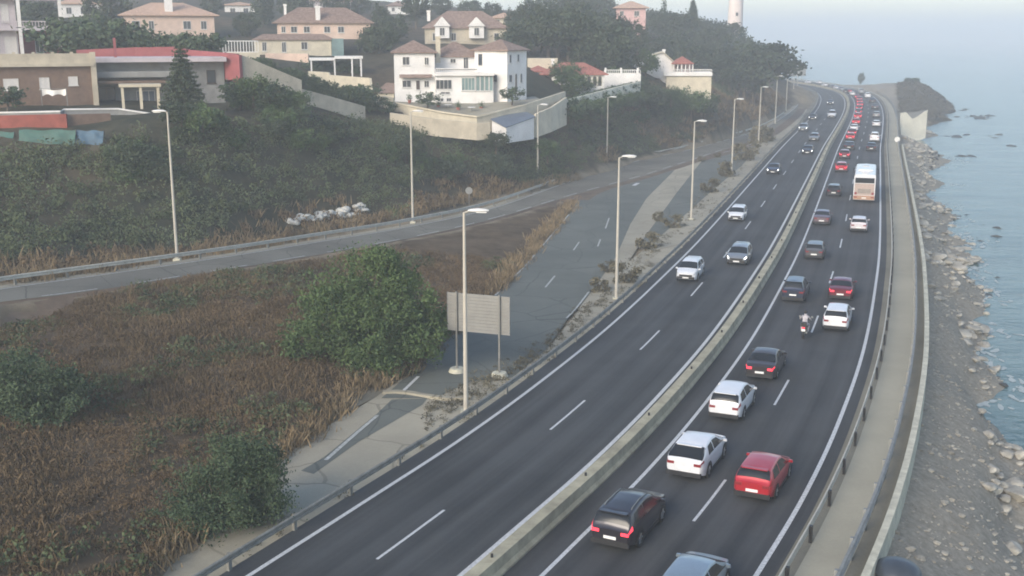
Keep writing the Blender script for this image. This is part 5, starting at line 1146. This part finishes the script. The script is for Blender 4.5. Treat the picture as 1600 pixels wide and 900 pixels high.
yd = MB().add(vs, [(len(yw), i, (i + 1) % len(yw)) for i in range(len(yw))]).build('terrace_paving', M['paving']); yd['kind'] = 'structure'
# left terrace: brown brick house, flat roofed garden building, walls and tarpaulins
def brown_house():
    B = Bld('house', 'low brown brick house with white shutters and a beige roof parapet', 'house', 0, 168, 118)
    B.wall(-90, 140, 106, 168, 0, 9, 'brown_wall', dz=3); B.wall(-92, 142, 86, 105.8, -.25, .15, 'beige_wall', 'parapet'); B.wall(-92, 143, 101, 106, -.45, 9, 'beige_wall', 'cornice')
    B.wall(138, 146, 84, 168, -.35, .35, 'beige_wall', 'pilaster', dz=2)
    for a in [(-50, -30, 124, 142), (8, 30, 124, 142), (60, 75, 123, 141), (103, 117, 122, 136)]: B.window(*a, 0, 'shutter', 1)
    for k in range(8): B.post(-85 + 28 * k, 83.5, 86, -.05, .3, 'beige_wall', 'finial')
brown_house()
t = thing('laundry', 'white and grey washing hung in front of the brown brick house', 'laundry', P(66, 152, 116)); n = 14; vs = []
for k in range(n + 1):
    u = k / n; x = u * 2.5; vs += [(x, .12 * math.sin(u * 9), .85 - .12 * math.sin(u * math.pi)), (x, .16 * math.sin(u * 9 + .5), .1 + .22 * abs(math.sin(u * 7)))]
MB().add(vs, [(2 * k, 2 * k + 1, 2 * k + 3, 2 * k + 2) for k in range(n)] + [(2 * k + 2, 2 * k + 3, 2 * k + 1, 2 * k) for k in range(0)]).build('cloth', M['cloth_white'], t); MB().tube([(-.1, 0, .9), (2.6, 0, .9)], .015, 5).box(-.1, -.05, -.03, .03, -.9, .95).box(2.55, 2.6, -.03, .03, -.9, .95).build('line', M['steel'], t)
plant('small', 'shrub', 'dark shrub at the corner of the brown brick house', 'shrub', P(12, 168, 114), 2.1, 1.5)
def garden_house():
    B = Bld('garden_house', 'flat roofed grey garden building with stepped slabs beside the brown brick house', 'house', 145, 170, 124)
    B.wall(143.5, 352, 92, 99, -.6, 7, 'lilac_wall', 'roof_slab'); B.wall(146, 350, 99.2, 170, 1.2, 7, 'grey_wall', dz=3); B.wall(146, 268, 113, 122, -1.2, 1.19, 'grey_wall', 'lower_slab'); B.wall(146, 268, 127, 131, -1.6, 1.19, 'brown_wall', 'beam')
    B.window(322, 336, 113, 134, 1.2, 'pane', 0, nm='door', frame='dark_wood'); B.window(212, 240, 144, 168, 1.2, 'slate', 2, frame='frame'); B.window(155, 180, 138, 160, 1.2, 'pane', 1, frame='dark_wood')
    B.wall(183, 187, 62, 92, 2, 2.4, 'red_wall', 'chimney_pipe')
garden_house()
def pergola(label, px, py, zc, posts, yt, slabs, m, depth, w=.2):
    B = Bld('pergola', label, 'pergola', px, py, zc)
    for x in posts:
        for y in (0, depth): B.post(x, yt, py + 3, y, w, m, 'post')
    for x0, x1, a, b in slabs: B.wall(x0, x1, a, b, -.25, depth + .25, m, 'beam')
pergola('pale timber pergola frame in front of the garden building', 190, 168, 119, [193, 246, 220], 137, [(188, 251, 132.5, 136.8)], 'cream_wall', 1.6, .28)
wall_px('boundary_wall', 'white topped low wall in front of the brown brick house and pergola', [(-90, 177, 113), (0, 177, 113), (95, 175, 113.5), (100, 172, 114), (185, 171, 116), (258, 182, 117)], 1.0, 'grey_wall', .4, cap='white_wall')
wall_px('boundary_wall', 'faded red wall above the green tarpaulins', [(-90, 181, 109), (0, 180.5, 109), (104, 178, 109.5)], 2.0, 'brick_red', .3)
wall_px('boundary_wall', 'brown wall between the faded red wall and the scrub', [(104.5, 179, 110), (172, 177, 112)], 1.6, 'brown_wall', .3)
def tarp(label, x0, x1, yt, yb, zc, m, seed):
    t = thing('tarpaulin', label, 'tarpaulin', P(x0, yt, zc)); s = F / zc; w, h = (x1 - x0) / s, (yb - yt) / s; n, k = 16, 8; vs = []
    for j in range(k + 1):
        for i in range(n + 1):
            u, v = i / n, j / k; sag = .25 * h * v * (math.sin(u * math.pi * 1.0) - .6); vs.append((u * w, -.5 * v + .12 * noise.noise(Vector((u * 5, v * 3, seed))), -h * v * .85 - sag + .05 * math.sin(u * 12)))
    MB().add(vs, [(j * (n + 1) + i, (j + 1) * (n + 1) + i, (j + 1) * (n + 1) + i + 1, j * (n + 1) + i + 1) for j in range(k) for i in range(n)]).build('sheet', M[m], t, 60)
    MB().tube([(0, .06, .05), (0, .06, -h - 1)], .04, 6).tube([(w, .06, .05), (w, .06, -h - 1)], .04, 6).build('stake', M['dark_wood'], t)
tarp('pale green tarpaulin hung at the edge of the red wall', -40, 22, 206, 224, 106.5, 'tarp_green', 1); tarp('dark green tarpaulin sagging under the red wall', 30, 118, 203, 236, 106, 'tarp_green', 2); tarp('blue tarpaulin right of the green one under the wall', 117, 162, 204, 230, 106.3, 'tarp_blue', 3)
wall_px('garden_wall', 'long red garden wall behind the flat roofed garden building', [(120, 78, 138), (212, 74, 138), (275, 73, 137), (297, 78, 134), (372, 84, 130)], [2.2, 2.4, 2.8, 3.2, 3.4], 'red_wall', .4)
wall_px('garden_wall', 'red end pier of the garden wall at the top of the sloping beige wall', [(352, 84, 128.5), (375.5, 86, 127)], 2.9, 'red_wall', .4)
wall_px('retaining_wall', 'upper sloping beige wall running down from the red wall', [(377, 86, 127.5), (420, 104, 130), (470, 125, 133)], [2.6, 2.2, 1.6], 'beige_wall', .35)
wall_px('retaining_wall', 'lower sloping beige wall ending above the scrub bank', [(471, 139, 134), (520, 152, 138), (569, 166, 142.5)], [1.6, 1.8, 2.0], 'beige_wall', .35)
wall_px('garden_wall', 'stepped beige garden wall below the white pergola', [(482, 111, 163), (514, 113, 162), (516, 117, 161.5), (579, 122, 159), (582, 150, 156)], [2.6, 2.4, 2.4, 2.8, .3], 'cream_wall', .35)
pergola('white flat roofed pergola on the stepped garden wall', 486, 117, 167, [487, 523, 550, 564], 93, [(484, 523.5, 91, 95), (523.6, 567, 88.5, 92.5)], 'white_wall', 2.5, .22)
def long_house():
    B = Bld('house', 'long cream house with a wide brown roof above the stepped garden wall', 'house', 405, 88, 186)
    B.wall(398, 517, 62, 90, 0, 5, 'cream_wall', dz=3); B.wall(517.4, 536, 61, 88, -.5, 4, 'teal_pane', 'glazed_porch', dz=3)
    B.wall(436, 582, 36, 62, 3, 11, 'peach_wall'); rf = B.hip(432, 584, 36, 12, 3, 11, 'roof_brown'); B.chimney(rf, 496, 503, 11, 36, 3.2); B.chimney(rf, 447, 451, 8, 24, 5)
    B.hip(398, 520, 62, 54, 0, 3, 'roof_brown', .3)
    for a in [(441, 448, 42, 52, 3), (456, 466, 42, 52, 3), (476, 486, 42, 52, 3), (508, 518, 42, 52, 3), (530, 540, 42, 52, 3), (410, 417, 66, 80, 0), (440, 447, 66, 82, 0), (470, 480, 66, 78, 0)]: B.window(*a)
long_house()
wall_px('retaining_wall', 'pinkish wall under the long cream house', [(415, 83, 178), (482, 84, 176)], 2.2, 'peach_wall')
def peach_house():
    B = Bld('house', 'peach coloured house with a pale hip roof and tall white chimney', 'house', 195, 60, 205)
    B.wall(195, 332, 24, 64, 0, 11, 'peach_wall', dz=4); rf = B.hip(192, 335, 24, 4, 0, 11, 'roof_peach', .6); B.chimney(rf, 258, 270, -8, 24, 1.0)
    for a in [(207, 219, 33, 46, 0), (232, 240, 33, 46, 0), (284, 296, 33, 46, 0), (311, 320, 33, 46, 0)]: B.window(*a)
peach_house()
def lilac_block():
    B = Bld('apartment_building', 'pale lilac apartment building with white columns and a red wall panel', 'building', -60, 96, 152)
    B.wall(-90, 24, -30, 96, 0, 10, 'lilac_wall', dz=3); B.wall(24.3, 92, 44, 96, 2.4, 10, 'red_wall', dz=3); B.wall(-92, 94, 43, 49, -1.2, 2.39, 'lilac_wall', 'balcony_slab'); B.wall(-92, 90, -4, 2, -1.2, 2.39, 'lilac_wall', 'balcony_slab')
    for x in (-30, 28, 89): B.post(x, -28, 96, -1.0, .45, 'white_wall')
    for a in [(-25, -8, 58, 90), (4, 22, 58, 90), (-25, -8, 8, 36), (3, 14, 8, 36)]: B.window(*a, 0, 'shutter', 1)
    B.balustrade(-90, 92, 34, 43, -1.1, 40, 'lilac_wall'); B.window(50, 62, 56, 84, 2.4, 'pane', 1)
lilac_block()
def fence_white():
    B = Bld('balustrade', 'white balustrade fence between the peach house and the long cream house', 'balustrade', 330, 82, 172)
    B.balustrade(330, 402, 64, 82, 0, 16); B.wall(326, 404, 82, 86, -.2, .3, 'cream_wall', 'plinth', dz=1.5)
fence_white()
def small_house(label, x0, x1, yt, yb, yr, zc, wm, rm, depth=7, wins=(), gable=False, over=.5, chim=None, name='house', yaw=0.):
    B = Bld(name, label, 'house', x0, yb, zc, yaw); B.wall(x0, x1, yt, yb, 0, depth, wm, dz=6); rf = B.hip(x0, x1, yt, yr, 0, depth, rm, over, gable=gable)
    for a in wins: B.window(*a)
    if chim: B.chimney(rf, *chim)
    return B
small_house('white villa peeping out of the trees behind the lilac building', 95, 158, 6, 32, -6, 250, 'white_wall', 'roof_peach', wins=[(104, 112, 12, 22, 0), (125, 134, 12, 22, 0), (143, 150, 12, 22, 0)])
small_house('small white house with a flat pale roof at the skyline left', 352, 398, 8, 30, 3, 270, 'white_wall', 'roof_peach', wins=[(360, 368, 13, 22, 0), (380, 388, 13, 22, 0)])
small_house('tiny white house on the skyline above the dark trees', 606, 640, 9, 24, 1, 300, 'white_wall', 'roof_brown', wins=[(612, 617, 12, 18, 0), (626, 632, 12, 18, 0)])
B = small_house('grey brown roofed house with two white gables behind the white house', 664, 792, 44, 74, 18, 215, 'beige_wall', 'roof_brown', 9, [(676, 684, 52, 64, 0), (705, 713, 52, 64, 0), (772, 780, 52, 64, 0)], chim=(668, 673, 18, 34, 2))
for x0, x1, yr in ((680, 702, 27), (733, 756, 28)):
    B.wall(x0, x1, 42, 60, -1.2, -.01, 'white_wall', 'gable_bay'); 
    MB().add([(B.X(x0) - .3, -1.5, B.Z(42)), (B.X(x1) + .3, -1.5, B.Z(42)), (B.X((x0 + x1) / 2), -1.5, B.Z(yr)), (B.X(x0) - .3, 3, B.Z(42)), (B.X(x1) + .3, 3, B.Z(42)), (B.X((x0 + x1) / 2), 3, B.Z(yr))], [(0, 1, 2), (3, 5, 4), (0, 2, 5, 3), (1, 4, 5, 2), (0, 3, 4, 1)]).build('gable_roof', M['white_wall'], B.t); B.window((x0 + x1) / 2 - 4, (x0 + x1) / 2 + 4, 44, 56, -1.2)
small_house('white house with a shallow pale roof among the dark pines', 828, 878, 27, 46, 17, 262, 'white_wall', 'roof_peach', wins=[(836, 843, 30, 38, 0), (860, 868, 30, 38, 0)], chim=(830, 834, 16, 24, 1))
small_house('pink tower house with a wide flat hip roof on the skyline', 962, 1008, 13, 52, 3, 300, 'pink_wall', 'roof_peach', wins=[(968, 974, 18, 25, 0), (990, 998, 18, 26, 0)], over=.9)
def veranda_house():
    B = Bld('house', 'white gabled house with a red roofed veranda and white balustrade above the brown bank', 'house', 990, 132, 214)
    MB().add([(B.X(990), 0, -4), (B.X(1050), 0, -4), (B.X(1050), 0, B.Z(98)), (B.X(1034), 0, B.Z(84)), (B.X(990), 0, B.Z(95)), (B.X(990), 8, -4), (B.X(1050), 8, -4), (B.X(1050), 8, B.Z(98)), (B.X(1034), 8, B.Z(84)), (B.X(990), 8, B.Z(95))], [(0, 1, 2, 3, 4), (9, 8, 7, 6, 5), (0, 5, 6, 1), (1, 6, 7, 2), (4, 9, 5, 0)]).build('wall', M['white_wall'], B.t)
    MB().add([(B.X(987), -.4, B.Z(96)), (B.X(1034), -.4, B.Z(83)), (B.X(1053), -.4, B.Z(99)), (B.X(987), 8.4, B.Z(96)), (B.X(1034), 8.4, B.Z(83)), (B.X(1053), 8.4, B.Z(99)), (B.X(987), -.4, B.Z(94.5)), (B.X(1034), -.4, B.Z(81.5)), (B.X(1053), -.4, B.Z(97.5)), (B.X(987), 8.4, B.Z(94.5)), (B.X(1034), 8.4, B.Z(81.5)), (B.X(1053), 8.4, B.Z(97.5))],
        [(6, 7, 10, 9), (7, 8, 11, 10), (0, 3, 4, 1), (1, 4, 5, 2), (0, 1, 7, 6), (1, 2, 8, 7), (3, 9, 10, 4), (4, 10, 11, 5), (0, 6, 9, 3), (2, 5, 11, 8)]).build('roof', M['cream_wall'], B.t)
    B.hip(1049, 1080, 99, 89, -1.4, 5, 'roof_red', .2, nm='veranda_roof'); B.wall(1050.3, 1079, 100.5, 113, 2.2, 5, 'pink_wall', 'wall'); B.wall(1036, 1110, 113, 118, -1.8, 5.5, 'white_wall', 'veranda_floor', dz=0); B.wall(1040, 1109, 118, 138, -1.4, 5.5, 'cream_wall', 'basement', dz=3)
    for x in (1051, 1057, 1063, 1069, 1075, 1080): B.post(x, 99.5, 113, -1.2, .22)
    B.balustrade(1050, 1109, 108, 113, -1.6, 24); B.window(1000, 1008, 104, 116, 0); B.chimney(B.t, 1034, 1038, 79, 88, 3)
    B.window(1055, 1062, 102, 112, 2.2, 'dark_wood', 0, nm='door'); B.window(1067, 1073, 102, 110, 2.2)
veranda_house()
def arcade_house():
    B = Bld('house', 'long low white house with a red tiled roof and arched openings', 'house', 826, 136, 186)
    B.wall(862, 944, 115, 138, 0, 7, 'white_wall', dz=4); B.hip(846, 946, 116, 99, 0, 7, 'roof_red'); B.wall(826, 861.7, 112, 138, 1.5, 7, 'cream_wall', dz=4); B.hip(824, 858, 112, 104, 1.5, 7, 'roof_red', .3)
    B.wall(824, 872, 93, 99, 5, 8.5, 'cream_wall', 'rear_wall', dz=6)
    for x in (892, 900, 908, 917, 926, 934):
        X0, X1, Z0, Z1 = B.X(x), B.X(x + 6), B.Z(134), B.Z(119); r = (X1 - X0) / 2; cx = (X0 + X1) / 2; n = 8
        arc = [(cx + r * math.cos(math.pi * k / n), Z1 - r + r * math.sin(math.pi * k / n)) for k in range(n + 1)]; pr = [(X0, Z0), (X1, Z0)] + arc[0:]
        vs = [(a, -.02, b) for a, b in pr] + [(a, .02, b) for a, b in pr]; m_ = len(pr)
        w = MB().add(vs, [tuple(range(m_)), tuple(range(2 * m_ - 1, m_ - 1, -1))] + [(k, k + m_, (k + 1) % m_ + m_, (k + 1) % m_) for k in range(m_)]).build('arched_window', M['pane'], B.t)
        MB().tube([(a, -.03, b) for a, b in [(X0, Z0)] + arc[::-1] + [(X1, Z0)]], .06, 5).build('frame', M['cream_wall'], w)
    B.chimney(B.t, 862, 866, 94, 104, 3)
arcade_house()
plant('green', 'tree', 'rounded grey green tree at the left end of the long low white house', 'tree', P(878, 140, 183), 4.2, .95)
wall_px('boundary_wall', 'white plastered wall sloping up towards the veranda house', [(880, 157, 165), (940, 142, 178), (1000, 127, 194)], [1.5, 1.6, 1.9], 'bright_wall', .35)
for k in range(22): hill_tree_later.append((884 + 5.4 * k, 154 - 1.35 * k))
B = Bld('balustrade', 'white balustrade along the terrace between the long low house and the veranda house', 'balustrade', 944, 117, 197); B.balustrade(944, 1000, 109, 115, 0, 18); B.wall(943, 1001, 115.2, 124, -.2, .3, 'white_wall', 'plinth', dz=1.5)
for x in (946, 970, 996): B.post(x, 106, 115, 0, .35)
# lighthouse
def lighthouse():
    g = P(1147, 75, 360); t = thing('lighthouse', 'pale round lighthouse tower rising behind the dark trees', 'lighthouse', g)
    b = MB(); b.tube([(0, 0, -12), (0, 0, 6), (0, 0, 25)], [2.7, 2.45, 2.1], 28).build('tower', M['tower_wall'], t, 50)
    MB().disc((0, 0, 25.2), 2.8, (0, 0, 1), .4, 28).build('gallery', M['white_wall'], t, 40); MB().disc((0, 0, 26.6), 1.5, (0, 0, 1), 2.4, 20).build('lantern', M['teal_pane'], t, 40); MB().tube([(0, 0, 27.8), (0, 0, 28.8)], [1.7, .1], 20).build('cap', M['grey_wall'], t, 40)
    for z in (4, 10, 16, 21): MB().box(-.35, .35, -2.62 + z * .018, -2.2, z, z + 1.1).build('window', M['pane'], t)
lighthouse()

# ------------------------------------------------------------------ trees on the hill
def norfolk(label, px, py, zc, h):
    t = thing('conifer', label, 'tree', P(px, py, zc)); rng = np.random.default_rng(5); pts, tn = [], []; br = MB(); br.tube([(0, 0, -.8), (0, 0, h * .5), (0, 0, h)], [.22, .14, .03], 7)
    for k in range(17):
        z = h * (.06 + .92 * k / 17); r = (h * .34) * (1 - k / 17.5) ** .9
        for j in range(8):
            a = j * math.pi / 4 + k * .55 + rng.normal() * .12; rr = r * rng.uniform(.8, 1.1); e = np.array([rr * math.cos(a), rr * math.sin(a), z - .12 * rr]); br.tube([(0, 0, z), tuple(e * [.6, .6, 1] + [0, 0, .05]), tuple(e)], [.05, .03, .01], 4, False)
            n = int(14 + 60 * rr); u = rng.random(n) ** .6; p = np.array([0, 0, z]) + (e - np.array([0, 0, z])) * u[:, None] + rng.normal(size=(n, 3)) * [.16, .16, .07]; pts.append(p); tn.append(np.full(n, rng.random()) * .6 + rng.random(n) * .4)
    p = np.concatenate(pts); link('crown', quads_mesh('crown', leaf_quads(p, .26 * (.6 + .8 * rng.random(len(p))), 0, 1.7, rng), M['leaf_pine'], np.concatenate(tn)), t); br.build('trunk', M['bark'], t)
norfolk('dark conifer with tiered branches in front of the red garden wall', 288, 182, 117, 7.7)
norfolk('slender tiered conifer on the skyline right of the pink tower house', 1082, 40, 300, 7)
def hill_tree(key, label, px, top, zc, h, ws=1., group=None, name='tree'):
    """a tree whose top reaches this height in the view"""
    x, y, z = P(px, top, zc); g = float(th(np.array(x), np.array(y))); return plant(key, name, label, 'tree', (x, y, max(z - h, g - 1.5) if z - h > g - 6 else g), max(h, z - g + .0 if z - g < h * 1.6 else h), ws, group)
GRP = 'dark pines covering the hill'; LB = 'dark pine in the dense wood covering the hill behind the houses'
sky_x = [560, 640, 700, 780, 830, 900, 925, 950, 1000, 1030, 1060, 1100, 1140, 1170, 1200, 1215, 1226]; sky_y = [30, 26, 40, 42, 30, 4, 2, 12, 18, 26, 32, 30, 42, 60, 78, 92, 112]
rr = random.Random(3)
for zc, x0, x1, low, step in [(262, 1040, 1198, 40, 13), (300, 880, 1206, 26, 15), (345, 900, 1208, 8, 16), (236, 800, 1000, 58, 15), (205, 830, 990, 84, 13)]:
    x = x0
    while x < x1:
        top = np.interp(x, sky_x, sky_y) + low * rr.uniform(.7, 1.25) * (1 if x < 1180 else .45)
        if not (985 < x < 1112 and zc < 225) and not (930 < x < 1034 and top < 54 and zc < 302) and not (822 < x < 884 and top < 48 and zc < 262): hill_tree(rr.choice(['round', 'broad', 'tall', 'round']), LB, x, top, zc, rr.uniform(6, 9), rr.uniform(.95, 1.25), GRP, 'pine_tree')
        x += step * rr.uniform(.75, 1.25)
for x, top, zc, h, k, lab in [(918, 2, 330, 11, 'broad', 'tall dark pine crown at the skyline left of the pink tower house'), (840, 2, 330, 9, 'round', 'dark pine crown on the skyline above the shallow roofed white house'), (1036, 6, 310, 8, 'cypress', 'thin dark cypress on the skyline right of the pink house'), (690, 2, 300, 7, 'round', 'round topped tree on the skyline right of the tiny white house'), (735, 20, 300, 6, 'broad', 'low broad tree on the skyline behind the grey brown roofs'), (770, 22, 290, 6, 'round', 'tree on the skyline right of the grey brown roofed house'), (1128, 44, 300, 8, 'tall', 'tall dark pine just left of the lighthouse'), (1165, 58, 300, 8, 'round', 'round dark pine just right of the lighthouse')]: hill_tree(k, lab, x, top, zc, h)
for x, top, zc, h, k, lab in [(60, 2, 200, 7, 'broad', 'dark tree behind the lilac apartment building'), (165, -8, 215, 10, 'round', 'big dark tree left of the peach house'), (140, 22, 190, 6, 'green', 'green tree between the lilac building and the peach house'), (178, 28, 180, 6, 'round', 'dark tree below the eaves of the peach house'), (410, -10, 240, 9, 'tall', 'tall dark tree between the peach house and the long cream house'), (385, 18, 215, 6, 'round', 'dark tree left of the long cream house'), (462, -6, 260, 8, 'broad', 'dark tree behind the roof of the long cream house'), (525, -2, 270, 8, 'round', 'tree behind the right end of the brown roof'), (595, 28, 230, 8, 'tall', 'dark tree right of the long cream house'), (615, 38, 215, 7, 'round', 'dark round tree between the long cream house and the white house'), (590, 66, 190, 6, 'broad', 'dark shrubby tree left of the white house roof'), (650, 32, 250, 8, 'round', 'dark tree above the white house chimney'), (805, 62, 200, 7, 'round', 'dark tree right behind the white house wing'), (560, 20, 290, 6, 'broad', 'pale hazy tree above the brown roof'), (330, -4, 260, 6, 'round', 'tree behind the peach house roof'), (20, -12, 230, 9, 'tall', 'tall tree cut by the top edge behind the lilac building'), (1010, 88, 208, 4, 'green', 'green tree standing against the gable of the veranda house')]: hill_tree(k, lab, x, top, zc, h)
for k, x in enumerate(range(100, 335, 14)): hill_tree('small', 'dark hedge bush in the row behind the red garden wall', x, 50 + rr.uniform(-5, 9), 146, 3.2, 1.3, 'hedge behind the red wall', 'hedge_bush')
for k in range(30):
    u = k / 29; x = 385 + 185 * u; hill_tree('small', 'bush growing along the top of the sloping beige walls', x, 96 + 60 * u - rr.uniform(2, 14), 139 + 9 * u, 2.0, 1.1, 'bushes above the sloping walls', 'bush')
for k in range(16): hill_tree('green' if k % 3 == 0 else 'small', 'green bush on the slope under the upper sloping beige wall', *(lambda x: (x, 119 + (x - 375) * .26 + rr.uniform(3, 26)))(rr.uniform(360, 470)), rr.uniform(122, 125), 2.2, 1.2, 'bushes under the sloping wall', 'bush')
for k in range(26): u = rr.random(); hill_tree('broad' if k % 2 else 'green', 'bushy dark tree on the steep bank below the veranda house and white wall', 885 + 225 * u, 190 - 60 * u + rr.uniform(-18, 26), (178 if u > .5 else 186) + 40 * u + rr.uniform(-6, 3), rr.uniform(2.5, 4.2), 1.15, 'bushes on the steep bank', 'bush')
for k in range(30): u = rr.random(); hill_tree('green' if k % 2 else 'broad', 'bush in the dark scrub below the terraces', 180 + 700 * u, 238 - 16 * u + rr.uniform(-14, 50) - 22 * math.sin(u * 3.1), 104 + 48 * u - rr.uniform(0, 4), rr.uniform(2.0, 3.6), 1.2, 'bushes in the bank scrub', 'bush')
for x, top in hill_tree_later: hill_tree('small', 'small dark bush in the row planted along the sloping plastered wall', x, top + rr.uniform(-2, 3), 166 + (x - 884) * .25, 1.3, 1.2, 'bushes along the plastered wall', 'bush')
for x in (494, 506, 530, 542): hill_tree('small', 'dark green bush growing under the white pergola', x, 96 + rr.uniform(0, 5), 170.5, 3.2, 1.0, 'bushes under the white pergola', 'bush')
for k in range(14): u = k / 13; hill_tree('green' if k % 2 else 'small', 'bush growing at the foot of the sloping plastered wall', 888 + 112 * u, 165 - 26 * u + rr.uniform(-5, 6), 164 + 28 * u, 2.4, 1.3, 'bushes at the foot of the plastered wall', 'bush')
shed('lean-to with a grey sloping roof at the left corner of the white house', [(584, 146, 156), (604, 130, 162), (616.5, 131, 162), (616.5, 146, 156)], 'roof_brown', 'cream_wall', 1.2)
wall_px('boundary_wall', 'short cream wall linking the garden wall to the lean-to of the white house', [(580, 152, 153), (598, 150, 153), (615, 153, 152)], 1.6, 'cream_wall', .3)
small_house('pale grey house half hidden at the top edge above the long brown roof', 476, 548, 2, 22, -8, 285, 'lilac_wall', 'roof_brown', wins=[(484, 491, 5, 13, 0), (505, 512, 5, 13, 0), (530, 538, 5, 13, 0)])
small_house('pale villa with a peach roof right of the grey brown gabled roofs', 768, 806, 28, 48, 20, 250, 'cream_wall', 'roof_peach', wins=[(775, 781, 31, 39, 0), (792, 798, 31, 39, 0)])
def patio(label, px, py, zc, kind):
    p = P(px, py, zc); t = thing('patio_' + kind, label, kind, p, random.uniform(0, 3))
    if kind == 'table':
        MB().disc((0, 0, .73), .55, (0, 0, 1), .05, 16).build('tabletop', M['cloth_white'], t); MB().tube([(0, 0, 0), (0, 0, .71)], .05, 6).disc((0, 0, .03), .28, (0, 0, 1), .05, 12).build('leg', M['steel'], t)
    else:
        MB().tube([(0, 0, 0), (0, 0, .45)], [.2, .27], 10).build('pot', M['roof_red'], t); p_ = RNG.normal(size=(160, 3)) * [.2, .2, .22] + [0, 0, .75]; link('foliage', quads_mesh('foliage', leaf_quads(p_, np.full(160, .16)), M['leaf_bush'], RNG.random(160)), t)
for px, py, zc, k, lab in [(700, 172, 151.5, 'table', 'white round table on the white house terrace'), (737, 176, 150, 'table', 'second white table near the front corner of the white house terrace'), (685, 170, 152, 'plant', 'potted plant left of the white table on the terrace'), (716, 173, 151, 'plant', 'potted plant between the two terrace tables'), (752, 172, 152, 'plant', 'potted plant right of the terrace tables'), (640, 161, 153, 'plant', 'potted plant under the awning of the white house')]: patio(lab, px, py, zc, k)
#@@MORE@@
# ------------------------------------------------------------------ haze
hz = MB().box(-2500, 9500, -80, 12500, -16, 62).build('haze', M['ground']); hz.data.materials.clear()
hm = bpy.data.materials.new('haze'); hm.use_nodes = True; hn = hm.node_tree.nodes; hn.clear()
pv = hn.new('ShaderNodeVolumePrincipled'); pv.inputs['Color'].default_value = (.90, .95, 1, 1); pv.inputs['Density'].default_value = .001
ho = hn.new('ShaderNodeOutputMaterial'); hm.node_tree.links.new(pv.outputs[0], ho.inputs['Volume']); hz.data.materials.append(hm)
hz['kind'] = 'stuff'; hz['label'] = 'thin sea haze over the road, hills and water'
